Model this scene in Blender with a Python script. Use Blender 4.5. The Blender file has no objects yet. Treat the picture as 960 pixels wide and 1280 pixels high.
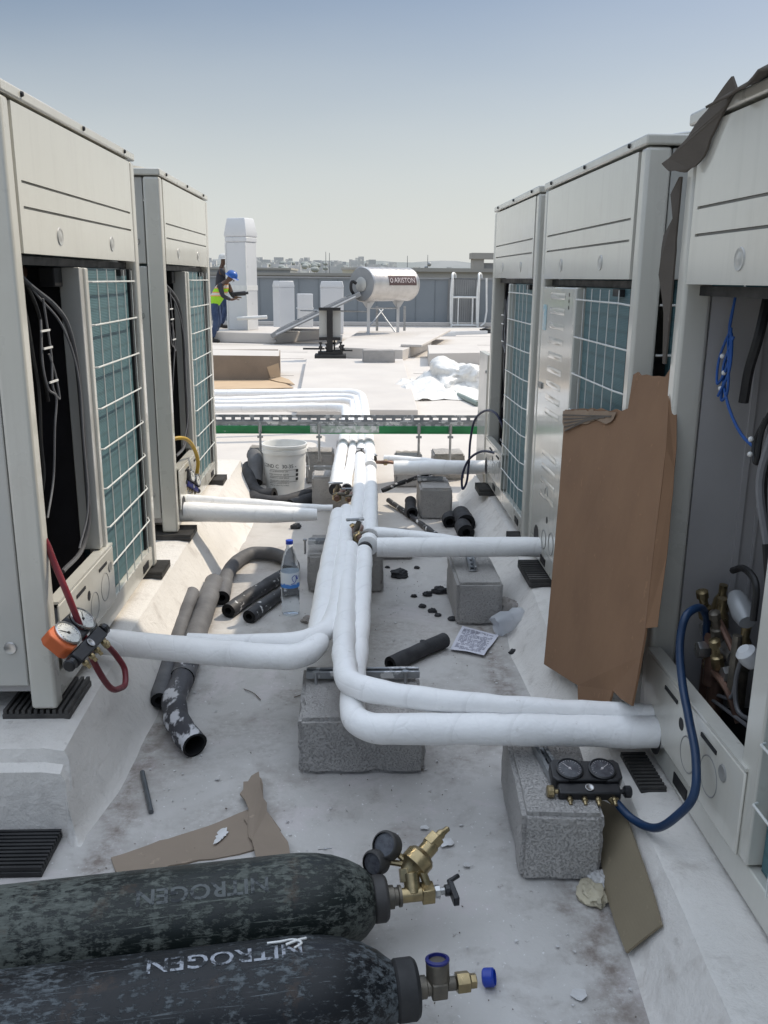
import bpy, bmesh, math, random
from mathutils import Vector, Matrix, noise
random.seed(7)
PI = math.pi
scene = bpy.context.scene
COL = scene.collection
V = Vector

# ---------------------------------------------------------------- mesh helper
class MB:
    def __init__(self):
        self.v = []; self.f = []; self.m = []
    def add(self, vs, fs, mi=0):
        b = len(self.v)
        self.v += [tuple(q) for q in vs]
        for f in fs:
            self.f.append(tuple(b + i for i in f)); self.m.append(mi)
        return self
    def box(self, x0, x1, y0, y1, z0, z1, mi=0, M=None):
        vs = [V((x, y, z)) for z in (z0, z1) for y in (y0, y1) for x in (x0, x1)]
        if M is not None: vs = [M @ q for q in vs]
        return self.add(vs, [(0, 2, 3, 1), (4, 5, 7, 6), (0, 1, 5, 4), (2, 6, 7, 3), (0, 4, 6, 2), (1, 3, 7, 5)], mi)
    def cbox(self, c, s, R=None, mi=0):
        M = Matrix.Translation(V(c)) @ (R.to_4x4() if R is not None else Matrix())
        a, b, d = [q / 2 for q in s]
        return self.box(-a, a, -b, b, -d, d, mi, M)
    def lathe(self, prof, o=(0, 0, 0), axis=(0, 0, 1), n=24, mi=0, cap0=True, cap1=True):
        o = V(o); ax = V(axis).normalized()
        t = V((1, 0, 0)) if abs(ax.x) < .9 else V((0, 1, 0))
        u = ax.cross(t).normalized(); w = ax.cross(u)
        vs = []; fs = []
        for (r, h) in prof:
            for k in range(n):
                a = 2 * PI * k / n
                vs.append(o + ax * h + (u * math.cos(a) + w * math.sin(a)) * r)
        for i in range(len(prof) - 1):
            for k in range(n):
                k2 = (k + 1) % n
                fs.append((i * n + k, i * n + k2, (i + 1) * n + k2, (i + 1) * n + k))
        if cap0: fs.append(tuple(reversed(range(n))))
        if cap1: fs.append(tuple((len(prof) - 1) * n + k for k in range(n)))
        return self.add(vs, fs, mi)
    def cyl(self, p0, p1, r, r2=None, n=16, mi=0):
        p0 = V(p0); p1 = V(p1); L = (p1 - p0).length
        return self.lathe([(r, 0), (r if r2 is None else r2, L)], p0, p1 - p0, n, mi)
    def tube(self, pts, r, n=12, sub=6, mi=0, rough=0, cap=True, closed_end=True, flat=1.0, seed=0):
        P = spline(pts, sub)
        N = len(P)
        rr = r if callable(r) else (lambda t: r)
        T = [(P[min(i + 1, N - 1)] - P[max(i - 1, 0)]).normalized() for i in range(N)]
        up = V((0, 0, 1)) if abs(T[0].z) < .9 else V((1, 0, 0))
        u = (up - T[0] * up.dot(T[0])).normalized()
        vs = []; fs = []
        for i in range(N):
            u = (u - T[i] * u.dot(T[i])).normalized(); w = T[i].cross(u)
            ra = rr(i / (N - 1))
            for k in range(n):
                a = 2 * PI * k / n
                q = ra
                if rough:
                    d = u * math.cos(a) + w * math.sin(a)
                    q += rough * noise.noise((P[i] + d * ra) * 14 + V((seed, 0, 0))) + rough * .7 * noise.noise(P[i] * 7 + d * .6 + V((0, seed, 0)))
                vs.append(P[i] + u * math.cos(a) * q * flat + w * math.sin(a) * q)
        for i in range(N - 1):
            for k in range(n):
                k2 = (k + 1) % n
                fs.append((i * n + k, i * n + k2, (i + 1) * n + k2, (i + 1) * n + k))
        if cap:
            fs.append(tuple(reversed(range(n)))); fs.append(tuple((N - 1) * n + k for k in range(n)))
        return self.add(vs, fs, mi)
    def hollow(self, pts, r, r_in, n=16, sub=6, rough=0, depth=.05):
        # open-ended foam tube: outer skin, ring, short dark inner wall at both ends
        P = spline(pts, sub)
        self.tube(pts, r, n, sub, 0, rough, cap=False)
        for end in (0, 1):
            i0 = 0 if end == 0 else len(P) - 1
            i1 = 2 if end == 0 else len(P) - 3
            t = (P[i0] - P[i1]).normalized()
            self.lathe([(r * 1.0, 0), (r_in, .001), (r_in, -depth), (.001, -depth)], P[i0], t, n, 1, False, False)
        return self
    def sphere(self, c, r, nu=12, nv=8, s=(1, 1, 1), mi=0):
        vs = [V(c) + V((0, 0, r * s[2]))]; fs = []
        for j in range(1, nv):
            th = PI * j / nv
            for i in range(nu):
                a = 2 * PI * i / nu
                vs.append(V(c) + V((math.sin(th) * math.cos(a) * r * s[0], math.sin(th) * math.sin(a) * r * s[1], math.cos(th) * r * s[2])))
        vs.append(V(c) - V((0, 0, r * s[2])))
        for i in range(nu): fs.append((0, 1 + i, 1 + (i + 1) % nu))
        for j in range(nv - 2):
            for i in range(nu):
                a = 1 + j * nu; i2 = (i + 1) % nu
                fs.append((a + i, a + nu + i, a + nu + i2, a + i2))
        l = len(vs) - 1; a = 1 + (nv - 2) * nu
        for i in range(nu): fs.append((a + i, l, a + (i + 1) % nu))
        return self.add(vs, fs, mi)
    def prism(self, poly, M, h, mi=0):
        # poly: 2D outline; extruded 0..h along local z of M
        n = len(poly)
        vs = [M @ V((x, y, 0)) for x, y in poly] + [M @ V((x, y, h)) for x, y in poly]
        fs = [tuple(reversed(range(n))), tuple(range(n, 2 * n))]
        fs += [(i, (i + 1) % n, n + (i + 1) % n, n + i) for i in range(n)]
        return self.add(vs, fs, mi)
    def sheet(self, pts, th):
        # polygon of 3D points -> thin slab
        n = len(pts); P = [V(q) for q in pts]
        nn = V((0, 0, 0))
        for i in range(n): nn += P[i].cross(P[(i + 1) % n])
        nn.normalize()
        vs = P + [q + nn * th for q in P]
        fs = [tuple(reversed(range(n))), tuple(range(n, 2 * n))]
        fs += [(i, (i + 1) % n, n + (i + 1) % n, n + i) for i in range(n)]
        return self.add(vs, fs)
    def build(self, name, mat, parent=None, bevel=0, ang=35, seg=2, loc=None, flat=False, sub=0):
        me = bpy.data.meshes.new(name)
        me.from_pydata(self.v, [], self.f)
        mats = mat if isinstance(mat, (list, tuple)) else [mat]
        for m in mats: me.materials.append(m)
        if len(mats) > 1:
            me.polygons.foreach_set('material_index', self.m)
        bm = bmesh.new(); bm.from_mesh(me)
        bmesh.ops.recalc_face_normals(bm, faces=bm.faces)
        bm.to_mesh(me); bm.free()
        if not flat:
            me.polygons.foreach_set('use_smooth', [True] * len(me.polygons))
            me.set_sharp_from_angle(angle=math.radians(ang))
        o = bpy.data.objects.new(name, me); COL.objects.link(o)
        if parent is not None: o.parent = parent
        if loc: o.location = loc
        if bevel:
            b = o.modifiers.new('Bevel', 'BEVEL'); b.width = bevel; b.segments = seg; b.limit_method = 'ANGLE'; b.angle_limit = math.radians(40)
        if sub:
            s = o.modifiers.new('Subdivision', 'SUBSURF'); s.levels = sub; s.render_levels = sub
        return o

def spline(pts, sub):
    P = [V(p) for p in pts]
    if sub <= 1 or len(P) < 3:
        if len(P) == 2 and sub > 1: return [P[0].lerp(P[1], i / sub) for i in range(sub + 1)]
        return P
    out = []
    for i in range(len(P) - 1):
        p1, p2 = P[i], P[i + 1]
        p0 = P[i - 1] if i > 0 else p1 * 2 - p2
        p3 = P[i + 2] if i + 2 < len(P) else p2 * 2 - p1
        l01 = max((p1 - p0).length, 1e-4) ** .5; l12 = max((p2 - p1).length, 1e-4) ** .5; l23 = max((p3 - p2).length, 1e-4) ** .5
        m1 = ((p1 - p0) / l01 - (p2 - p0) / (l01 + l12) + (p2 - p1) / l12) * l12
        m2 = ((p2 - p1) / l12 - (p3 - p1) / (l12 + l23) + (p3 - p2) / l23) * l12
        for k in range(sub):
            t = k / sub
            out.append(p1 * (2 * t**3 - 3 * t**2 + 1) + m1 * (t**3 - 2 * t**2 + t) + p2 * (-2 * t**3 + 3 * t**2) + m2 * (t**3 - t**2))
    out.append(P[-1])
    return out

def tag(o, label=None, cat=None, group=None, kind=None):
    if label: o['label'] = label
    if cat: o['category'] = cat
    if group: o['group'] = group
    if kind: o['kind'] = kind
    return o
def thing(name, label, cat, loc=(0, 0, 0), rz=0, group=None):
    o = bpy.data.objects.new(name, None); COL.objects.link(o)
    o.empty_display_size = .1
    o.location = loc; o.rotation_euler = (0, 0, rz)
    return tag(o, label, cat, group)
def struct(o): o['kind'] = 'structure'; return o
def frame(o, xa, za):
    xa = V(xa).normalized(); za = V(za); za = (za - xa * za.dot(xa)).normalized(); ya = za.cross(xa)
    M = Matrix((xa, ya, za)).transposed().to_4x4(); M.translation = V(o); return M

# ---------------------------------------------------------------- materials
def newmat(name):
    m = bpy.data.materials.new(name); m.use_nodes = True
    nt = m.node_tree; b = nt.nodes['Principled BSDF']
    return m, nt, b
def coords(nt, kind='pos', scale=(1, 1, 1), rot=(0, 0, 0)):
    if kind == 'pos':
        g = nt.nodes.new('ShaderNodeNewGeometry'); s = g.outputs['Position']
    else:
        g = nt.nodes.new('ShaderNodeTexCoord'); s = g.outputs['Object']
    mp = nt.nodes.new('ShaderNodeMapping'); mp.inputs['Scale'].default_value = scale; mp.inputs['Rotation'].default_value = rot
    nt.links.new(s, mp.inputs[0]); return mp.outputs[0]
def nz(nt, vec, scale, detail=5, rough=.55, dist=0):
    n = nt.nodes.new('ShaderNodeTexNoise'); n.inputs['Scale'].default_value = scale; n.inputs['Detail'].default_value = detail
    n.inputs['Roughness'].default_value = rough; n.inputs['Distortion'].default_value = dist
    nt.links.new(vec, n.inputs['Vector']); return n.outputs['Fac']
def rng(nt, fac, a, b, c0=0., c1=1.):
    r = nt.nodes.new('ShaderNodeMapRange'); r.inputs['From Min'].default_value = a; r.inputs['From Max'].default_value = b
    r.inputs['To Min'].default_value = c0; r.inputs['To Max'].default_value = c1
    nt.links.new(fac, r.inputs['Value']); return r.outputs[0]
def mixc(nt, fac, a, b, mode='MIX'):
    m = nt.nodes.new('ShaderNodeMix'); m.data_type = 'RGBA'; m.blend_type = mode
    def put(sock, v):
        if isinstance(v, (tuple, list)): sock.default_value = (*v[:3], 1)
        elif isinstance(v, (int, float)): sock.default_value = v
        else: nt.links.new(v, sock)
    put(m.inputs[0], fac); put(m.inputs[6], a); put(m.inputs[7], b)
    return m.outputs[2]
def mth(nt, op, a, b=0.):
    m = nt.nodes.new('ShaderNodeMath'); m.operation = op
    for i, v in enumerate((a, b)):
        if isinstance(v, (int, float)): m.inputs[i].default_value = v
        else: nt.links.new(v, m.inputs[i])
    return m.outputs[0]
def bump(nt, b, h, strength=.2, dist=.01):
    n = nt.nodes.new('ShaderNodeBump'); n.inputs['Strength'].default_value = strength; n.inputs['Distance'].default_value = dist
    nt.links.new(h, n.inputs['Height']); nt.links.new(n.outputs[0], b.inputs['Normal'])
def pm(name, c1, c2=None, scale=6, rough=.5, metal=0., bs=0., bscale=60, kind='pos', spots=None, stretch=(1, 1, 1), lo=.35, hi=.65, rvar=.1, spec=.5):
    m, nt, b = newmat(name)
    vec = coords(nt, kind, stretch)
    if c2 is None: c2 = tuple(q * .85 for q in c1)
    f = nz(nt, vec, scale)
    col = mixc(nt, rng(nt, f, lo, hi), c1, c2)
    if spots:
        sc, thr, sscale = spots
        col = mixc(nt, rng(nt, nz(nt, vec, sscale, 4, .6), thr, thr + .05), col, sc)
    nt.links.new(col, b.inputs['Base Color'])
    nt.links.new(rng(nt, nz(nt, vec, scale * 2.3), .3, .7, rough - rvar, rough + rvar), b.inputs['Roughness'])
    b.inputs['Metallic'].default_value = metal
    b.inputs['Specular IOR Level'].default_value = spec
    if bs: bump(nt, b, nz(nt, vec, bscale, 6, .6), bs, .01)
    return m

M = {}
M['cream'] = pm('cream_painted_steel', (.60, .585, .53), (.555, .545, .49), 2.2, .33, 0, .0, 25, spots=((.50, .48, .43), .70, 9))
M['cream2'] = pm('cream_painted_panel', (.62, .605, .545), (.60, .585, .525), 1.3, .20, 0, .0, 9, rvar=.03)
M['sidegrey'] = pm('painted_side_panel', (.47, .47, .44), (.42, .42, .40), 2.5, .4, 0, .008, 25)
for k_ in ('cream', 'cream2', 'sidegrey'):
    nt_ = M[k_].node_tree; b_ = nt_.nodes['Principled BSDF']
    src = b_.inputs['Base Color'].links[0].from_socket                # faint dust and rain streaks down the sheet metal
    stk = rng(nt_, nz(nt_, coords(nt_, 'pos', (26, 26, 1.1)), 1.0, 6, .7), .50, .74, 0, .30)
    dst = rng(nt_, nz(nt_, coords(nt_, 'pos'), 3.5, 6, .7), .50, .70, 0, .22)
    nt_.links.new(mixc(nt_, dst, mixc(nt_, stk, src, (.44, .42, .38)), (.47, .43, .37)), b_.inputs['Base Color'])
    b_.inputs['Coat Weight'].default_value = .7; b_.inputs['Coat Roughness'].default_value = .1
M['groove'] = pm('panel_shadow_line', (.25, .25, .24), None, 4, .5)
M['wire'] = pm('white_coated_wire', (.72, .72, .68), (.62, .62, .6), 20, .35)
M['innergrey'] = pm('grey_inner_sheet', (.43, .42, .42), (.38, .37, .37), 3, .45, .1, .01, 14)
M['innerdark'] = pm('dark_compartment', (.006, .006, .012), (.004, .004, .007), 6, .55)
M['dark'] = pm('black_gap', (.012, .012, .014), None, 9, .6)
def coilmat(name, c1, c2):
    m, nt, b = newmat(name)
    vec = coords(nt, 'obj')
    w = nt.nodes.new('ShaderNodeTexWave'); w.wave_type = 'BANDS'; w.bands_direction = 'Z'; w.inputs['Scale'].default_value = 60; w.inputs['Distortion'].default_value = .3
    nt.links.new(vec, w.inputs['Vector'])
    w2 = nt.nodes.new('ShaderNodeTexWave'); w2.wave_type = 'BANDS'; w2.bands_direction = 'Z'; w2.inputs['Scale'].default_value = 6.5; w2.inputs['Distortion'].default_value = .6
    nt.links.new(vec, w2.inputs['Vector'])
    f = mth(nt, 'MULTIPLY', rng(nt, w.outputs['Fac'], .2, .8, .82, 1), rng(nt, w2.outputs['Fac'], .0, .25, .80, 1))
    n = rng(nt, nz(nt, coords(nt, 'obj', (1, 1, 6)), 5), .3, .7)
    col = mixc(nt, n, c1, c2)
    col = mixc(nt, 1.0, col, f, 'MULTIPLY')
    nt.links.new(col, b.inputs['Base Color']); b.inputs['Roughness'].default_value = .55; b.inputs['Metallic'].default_value = .15
    bump(nt, b, w.outputs['Fac'], .3, .004)
    return m
M['coil'] = coilmat('blue_green_coil_fins', (.10, .20, .22), (.078, .165, .19))
def pipemat(name, c1, c2):
    m, nt, b = newmat(name)
    vec = coords(nt)
    n1 = nz(nt, vec, 9, 6, .6, .3); n2 = nz(nt, vec, 42, 5, .65)
    col = mixc(nt, rng(nt, n1, .35, .7), c1, c2)
    col = mixc(nt, rng(nt, nz(nt, vec, 23, 6, .7), .63, .72, 0, .45), col, (.42, .39, .36))
    w = nt.nodes.new('ShaderNodeTexVoronoi'); w.feature = 'DISTANCE_TO_EDGE'; w.inputs['Scale'].default_value = 11
    mp = coords(nt, 'pos', (1, .55, 1), (.3, .2, .5)); nt.links.new(mp, w.inputs['Vector'])
    nt.links.new(col, b.inputs['Base Color']); b.inputs['Roughness'].default_value = .42
    h = mth(nt, 'ADD', mth(nt, 'ADD', n2, mth(nt, 'MULTIPLY', n1, 1.5)), rng(nt, w.outputs['Distance'], 0, .04, -.25, 0))
    tp = nt.nodes.new('ShaderNodeTexWave'); tp.wave_type = 'BANDS'; tp.wave_profile = 'SAW'; tp.inputs['Scale'].default_value = 2.1; tp.inputs['Distortion'].default_value = 1.6; tp.inputs['Detail'].default_value = 2; tp.inputs['Detail Scale'].default_value = 1.2
    nt.links.new(coords(nt, 'pos', (1.15, 1, .5), (0, 0, .72)), tp.inputs['Vector'])
    seam = rng(nt, tp.outputs['Fac'], .90, .985)
    gr = mth(nt, 'MULTIPLY', seam, rng(nt, n1, .38, .62, 0, .32))
    col = mixc(nt, gr, col, (.62, .61, .60))
    col = mixc(nt, rng(nt, nz(nt, vec, 3.2, 6, .7), .55, .75, 0, .28), col, (.56, .545, .52))
    nt.links.new(col, b.inputs['Base Color'])
    h = mth(nt, 'ADD', h, mth(nt, 'MULTIPLY', tp.outputs['Fac'], .28))
    bump(nt, b, h, .28, .008)
    return m
M['pipe'] = pipemat('white_painted_insulation', (.90, .893, .885), (.85, .845, .838))
M['foam'] = pm('black_foam', (.022, .022, .025), (.04, .04, .043), 12, .75, 0, .2, 70)
M['foamgrey'] = pm('dusty_grey_foam', (.075, .075, .08), (.14, .14, .145), 5, .7, 0, .2, 40)
M['foampaint'] = pm('black_foam_with_white_paint', (.035, .035, .042), (.07, .07, .08), 8, .6, 0, .25, 40, spots=((.55, .55, .57), .545, 13), stretch=(1, .5, 1))
M['foamspeck'] = pm('black_tube_with_paint_spots', (.02, .02, .022), (.045, .045, .05), 10, .6, 0, .2, 40, spots=((.6, .6, .6), .60, 26))
M['hole'] = pm('hollow_dark', (.005, .005, .006), None, 9, .9)
M['galv'] = pm('galvanised_steel', (.42, .43, .44), (.30, .31, .32), 18, .38, .75, .06, 50)
M['galvpaint'] = pm('galvanised_with_paint', (.36, .37, .38), (.26, .27, .28), 14, .45, .6, .1, 50, spots=((.68, .68, .68), .53, 16))
M['steel'] = pm('brushed_steel', (.5, .5, .5), (.4, .4, .4), 9, .3, .9, .03, 30)
M['green'] = pm('green_painted_rail', (.02, .23, .075), (.02, .17, .06), 6, .45, 0, .06, 30, spots=((.62, .64, .62), .66, 8), stretch=(1, 2, 2))
M['rubber'] = pm('black_rubber', (.013, .013, .014), (.024, .024, .025), 10, .6, 0, .1, 70)
M['rubberdust'] = pm('dusty_rubber', (.03, .029, .028), (.075, .07, .065), 8, .7, 0, .1, 60)
M['brass'] = pm('brass', (.40, .315, .175), (.25, .20, .115), 30, .34, .85, .08, 60)
M['brassdull'] = pm('dull_bronze', (.17, .15, .12), (.11, .10, .085), 30, .45, .6, .1, 60)
M['copper'] = pm('copper', (.25, .15, .11), (.15, .09, .07), 16, .42, .6, .06, 40)
M['blackpl'] = pm('black_plastic', (.011, .011, .013), (.018, .018, .02), 20, .38, 0, .03, 60)
M['orange'] = pm('orange_rubber', (.52, .11, .025), (.42, .085, .02), 12, .5, 0, .05, 50)
M['redhose'] = pm('dark_red_hose', (.17, .016, .026), (.12, .012, .02), 14, .42, 0, .06, 90)
M['bluehose'] = pm('navy_blue_hose', (.008, .035, .095), (.006, .025, .07), 14, .38, 0, .06, 90)
M['navyhose'] = pm('dark_navy_hose', (.008, .012, .05), None, 14, .4)
M['yellowhose'] = pm('yellow_hose', (.5, .32, .03), (.38, .24, .03), 14, .45)
M['bluecap'] = pm('blue_plastic', (.012, .05, .42), (.01, .04, .32), 20, .35)
M['darkblue'] = pm('dark_blue_plastic', (.01, .015, .14), None, 20, .4)
M['white'] = pm('white_plastic', (.76, .76, .74), (.69, .69, .67), 8, .4, 0, .03, 30)
M['whitemetal'] = pm('white_sheet_metal', (.64, .65, .66), (.60, .61, .62), 1.2, .35, .0, .0, 15)
M['greymetal'] = pm('grey_sheet_metal', (.30, .31, .32), (.26, .27, .28), 4, .4, .2)
M['paper'] = pm('printed_paper', (.62, .62, .68), (.58, .58, .64), 8, .8)
M['ink'] = pm('faded_ink', (.25, .25, .32), None, 60, .8)
M['text'] = pm('black_print', (.03, .03, .03), None, 60, .6)
M['silver'] = pm('brushed_aluminium_jacket', (.52, .51, .50), (.45, .44, .43), 5, .36, .8, .05, 8)
M['tanklabel'] = pm('dark_maroon_label', (.085, .045, .045), (.06, .035, .035), 8, .4)
M['labeltext'] = pm('pale_label_letters', (.6, .55, .55), None, 30, .5)
M['panelblack'] = pm('collector_frame', (.30, .31, .32), None, 8, .4, .5)
M['glassdark'] = pm('collector_glass', (.02, .025, .035), None, 3, .12)
M['bluegrey'] = pm('blue_grey_cladding', (.205, .23, .25), (.185, .21, .23), 1.2, .5, 0, .03, 8)
M['ribgrey'] = pm('grey_ribbed_sheet', (.27, .275, .275), (.235, .24, .24), 2, .5)
M['beigeband'] = pm('pale_beige_render', (.42, .40, .36), (.36, .345, .32), .3, .8)
M['tanwall'] = pm('dusty_brown_render', (.30, .28, .26), (.25, .235, .22), .25, .85)
M['creamwall'] = pm('cream_render', (.62, .57, .44), (.56, .52, .41), .5, .8)
M['window'] = pm('dark_window', (.03, .035, .045), None, 1, .2)
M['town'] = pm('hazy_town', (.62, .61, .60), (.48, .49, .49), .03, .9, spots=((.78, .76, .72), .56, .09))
M['skin'] = pm('brown_skin', (.12, .065, .04), (.095, .05, .03), 20, .5)
M['vest'] = None
M['jeans'] = pm('blue_jeans', (.025, .045, .10), (.05, .08, .16), 9, .85, 0, .15, 60)
M['sleeve'] = pm('dark_sleeve', (.03, .03, .04), None, 9, .8)
M['helmetblue'] = pm('blue_hard_hat', (.012, .09, .36), None, 9, .35)
M['helmetwhite'] = pm('white_hard_hat', (.62, .62, .6), None, 9, .35)
M['boot'] = pm('black_boot', (.015, .014, .013), None, 12, .6)
M['rag'] = pm('grey_rag', (.36, .33, .31), (.24, .22, .20), 14, .9, 0, .4, 40)
M['glove'] = pm('beige_wrapper', (.50, .45, .33), (.40, .36, .27), 14, .7, 0, .3, 30)
M['flake'] = pm('paint_flake', (.62, .62, .62), (.46, .45, .44), 14, .7)
M['grit'] = pm('brown_grit', (.20, .165, .14), (.13, .105, .09), 30, .9)
M['wireblue'] = pm('blue_wire', (.015, .09, .34), None, 20, .45)
M['wireblack'] = pm('black_wire', (.012, .012, .013), None, 20, .45)
M['wiregrey'] = pm('grey_wire', (.20, .20, .21), None, 20, .5)
M['conduit'] = pm('grey_conduit', (.11, .11, .115), (.08, .08, .085), 16, .4)
M['rod'] = pm('dark_steel_rod', (.10, .11, .12), (.15, .16, .17), 20, .4, .7)
M['gaugegrey'] = pm('dark_grey_rubber', (.035, .033, .032), (.05, .047, .045), 10, .6, 0, .08, 40)

# roof membrane / floor
def floormat():
    m, nt, b = newmat('dirty_white_roof_coating')
    vec = coords(nt)
    sep = nt.nodes.new('ShaderNodeSeparateXYZ'); g = nt.nodes.new('ShaderNodeNewGeometry'); nt.links.new(g.outputs['Position'], sep.inputs[0])
    far = rng(nt, mth(nt, 'ADD', sep.outputs['Y'], mth(nt, 'MULTIPLY', mth(nt, 'SUBTRACT', nz(nt, vec, 1.6, 4), .5), 3.0)), 3.2, 6.6)                     # clean coating beyond the work area
    big = nz(nt, vec, 1.3, 6, .6, .4); mid = nz(nt, vec, 5.5, 7, .65, .3); fine = nz(nt, vec, 45, 6, .7)
    near = mixc(nt, rng(nt, big, .35, .68), (.52, .505, .485), (.385, .37, .35))
    near = mixc(nt, rng(nt, mid, .52, .72, 0, .6), near, (.185, .155, .135))
    near = mixc(nt, rng(nt, nz(nt, vec, 3.1, 6, .7, .6), .54, .62, 0, .75), near, (.50, .465, .46))
    near = mixc(nt, rng(nt, nz(nt, vec, 28, 6, .75), .62, .70, 0, .8), near, (.17, .145, .13))
    near = mixc(nt, rng(nt, nz(nt, vec, 75, 3, .6), .66, .70, 0, .85), near, (.68, .68, .68))
    X = sep.outputs['X']; wob = mth(nt, 'MULTIPLY', mth(nt, 'SUBTRACT', mid, .5), .22)
    dl = mth(nt, 'ABSOLUTE', mth(nt, 'ADD', mth(nt, 'ADD', X, .655), wob)); dr = mth(nt, 'ABSOLUTE', mth(nt, 'ADD', mth(nt, 'SUBTRACT', X, .575), wob))
    dirt = mth(nt, 'MULTIPLY', mth(nt, 'MAXIMUM', rng(nt, dl, .0, .085, 1, 0), rng(nt, dr, .0, .10, 1, 0)), rng(nt, nz(nt, vec, 17, 6, .7), .38, .62))
    near = mixc(nt, mth(nt, 'MULTIPLY', dirt, .9), near, (.15, .115, .095))
    foot = rng(nt, nz(nt, vec, 2.3, 4, .6, .8), .50, .66, 0, .55)
    near = mixc(nt, mth(nt, 'MULTIPLY', foot, rng(nt, fine, .35, .6)), near, (.20, .17, .145))
    clean = mixc(nt, rng(nt, big, .35, .7), (.575, .54, .50), (.51, .475, .44))
    clean = mixc(nt, rng(nt, mid, .60, .76, 0, .35), clean, (.42, .36, .30))
    col = mixc(nt, far, near, clean)
    nt.links.new(col, b.inputs['Base Color']); b.inputs['Roughness'].default_value = .62
    h = mth(nt, 'ADD', mth(nt, 'MULTIPLY', fine, .5), mth(nt, 'MULTIPLY', mid, 1.2))
    bump(nt, b, h, .35, .008)
    return m
M['floor'] = floormat()
def plinthmat():
    m, nt, b = newmat('coated_concrete_plinth')
    vec = coords(nt)
    big = nz(nt, vec, 2.1, 6, .6, .4); mid = nz(nt, vec, 9, 7, .65, .3); fine = nz(nt, vec, 60, 6, .7)
    col = mixc(nt, rng(nt, big, .35, .68), (.72, .69, .65), (.64, .61, .57))
    col = mixc(nt, rng(nt, mid, .55, .72, 0, .55), col, (.38, .34, .305))
    col = mixc(nt, rng(nt, nz(nt, vec, 24, 7, .75), .61, .70, 0, .45), col, (.30, .27, .24))
    col = mixc(nt, rng(nt, nz(nt, coords(nt, 'pos', (5, 5, 1.2)), 4, 6, .7), .56, .72, 0, .3), col, (.42, .40, .375))
    w = nt.nodes.new('ShaderNodeTexVoronoi'); w.feature = 'DISTANCE_TO_EDGE'; w.inputs['Scale'].default_value = 2.6
    d = nt.nodes.new('ShaderNodeVectorMath'); d.operation = 'ADD'
    nn = nt.nodes.new('ShaderNodeTexNoise'); nn.inputs['Scale'].default_value = 6; nt.links.new(vec, nn.inputs['Vector'])
    nt.links.new(vec, d.inputs[0]); nt.links.new(nn.outputs['Color'], d.inputs[1]); nt.links.new(d.outputs[0], w.inputs['Vector'])
    crack = rng(nt, w.outputs['Distance'], 0, .008, 1, 0)
    nt.links.new(col, b.inputs['Base Color']); b.inputs['Roughness'].default_value = .6
    h = mth(nt, 'ADD', mth(nt, 'MULTIPLY', fine, .4), mth(nt, 'MULTIPLY', mid, 1.3))
    bump(nt, b, h, .6, .012)
    return m
M['plinth'] = plinthmat()
def concretemat():
    m, nt, b = newmat('grey_concrete_block')
    vec = coords(nt)
    f1 = nz(nt, vec, 4, 5, .6); pit = nz(nt, vec, 170, 4, .7); pit2 = nz(nt, vec, 60, 4, .6)
    col = mixc(nt, rng(nt, f1, .35, .65), (.45, .43, .41), (.36, .345, .33))
    col = mixc(nt, rng(nt, pit, .58, .66, 0, .55), col, (.13, .125, .12))
    col = mixc(nt, rng(nt, pit2, .62, .70, 0, .5), col, (.44, .43, .42))
    nt.links.new(col, b.inputs['Base Color']); b.inputs['Roughness'].default_value = .9
    bump(nt, b, mth(nt, 'ADD', mth(nt, 'MULTIPLY', rng(nt, pit, .5, .66), -1.2), pit2), .7, .006)
    return m
M['concrete'] = concretemat()
def cardmat(name, c1, c2):
    m, nt, b = newmat(name)
    vec = coords(nt, 'pos')
    col = mixc(nt, rng(nt, nz(nt, vec, 3, 5, .6), .35, .65), c1, c2)
    col = mixc(nt, rng(nt, nz(nt, vec, 24, 5, .65), .63, .70, 0, .45), col, tuple(q * 1.5 for q in c1))
    nt.links.new(col, b.inputs['Base Color']); b.inputs['Roughness'].default_value = .85
    w = nt.nodes.new('ShaderNodeTexWave'); w.bands_direction = 'Z'; w.inputs['Scale'].default_value = 38; nt.links.new(vec, w.inputs['Vector'])
    bump(nt, b, mth(nt, 'ADD', mth(nt, 'MULTIPLY', w.outputs['Fac'], .03), nz(nt, vec, 6, 4)), .25, .01)
    return m
M['card'] = cardmat('brown_cardboard', (.245, .138, .075), (.205, .113, .061))
M['cardpatch'] = cardmat('scuffed_cardboard', (.285, .165, .092), (.255, .145, .08))
M['cardtorn'] = cardmat('torn_cardboard_layer', (.30, .22, .155), (.21, .145, .10))
M['cardgrey'] = cardmat('dusty_kraft_cardboard', (.27, .215, .165), (.22, .175, .135))
M['carddark'] = cardmat('dark_weathered_cardboard', (.115, .098, .082), (.085, .072, .06))
M['cardkhaki'] = cardmat('khaki_cardboard', (.235, .195, .13), (.20, .165, .11))
M['cardtan'] = cardmat('light_tan_cardboard', (.50, .37, .24), (.44, .32, .21))

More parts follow.
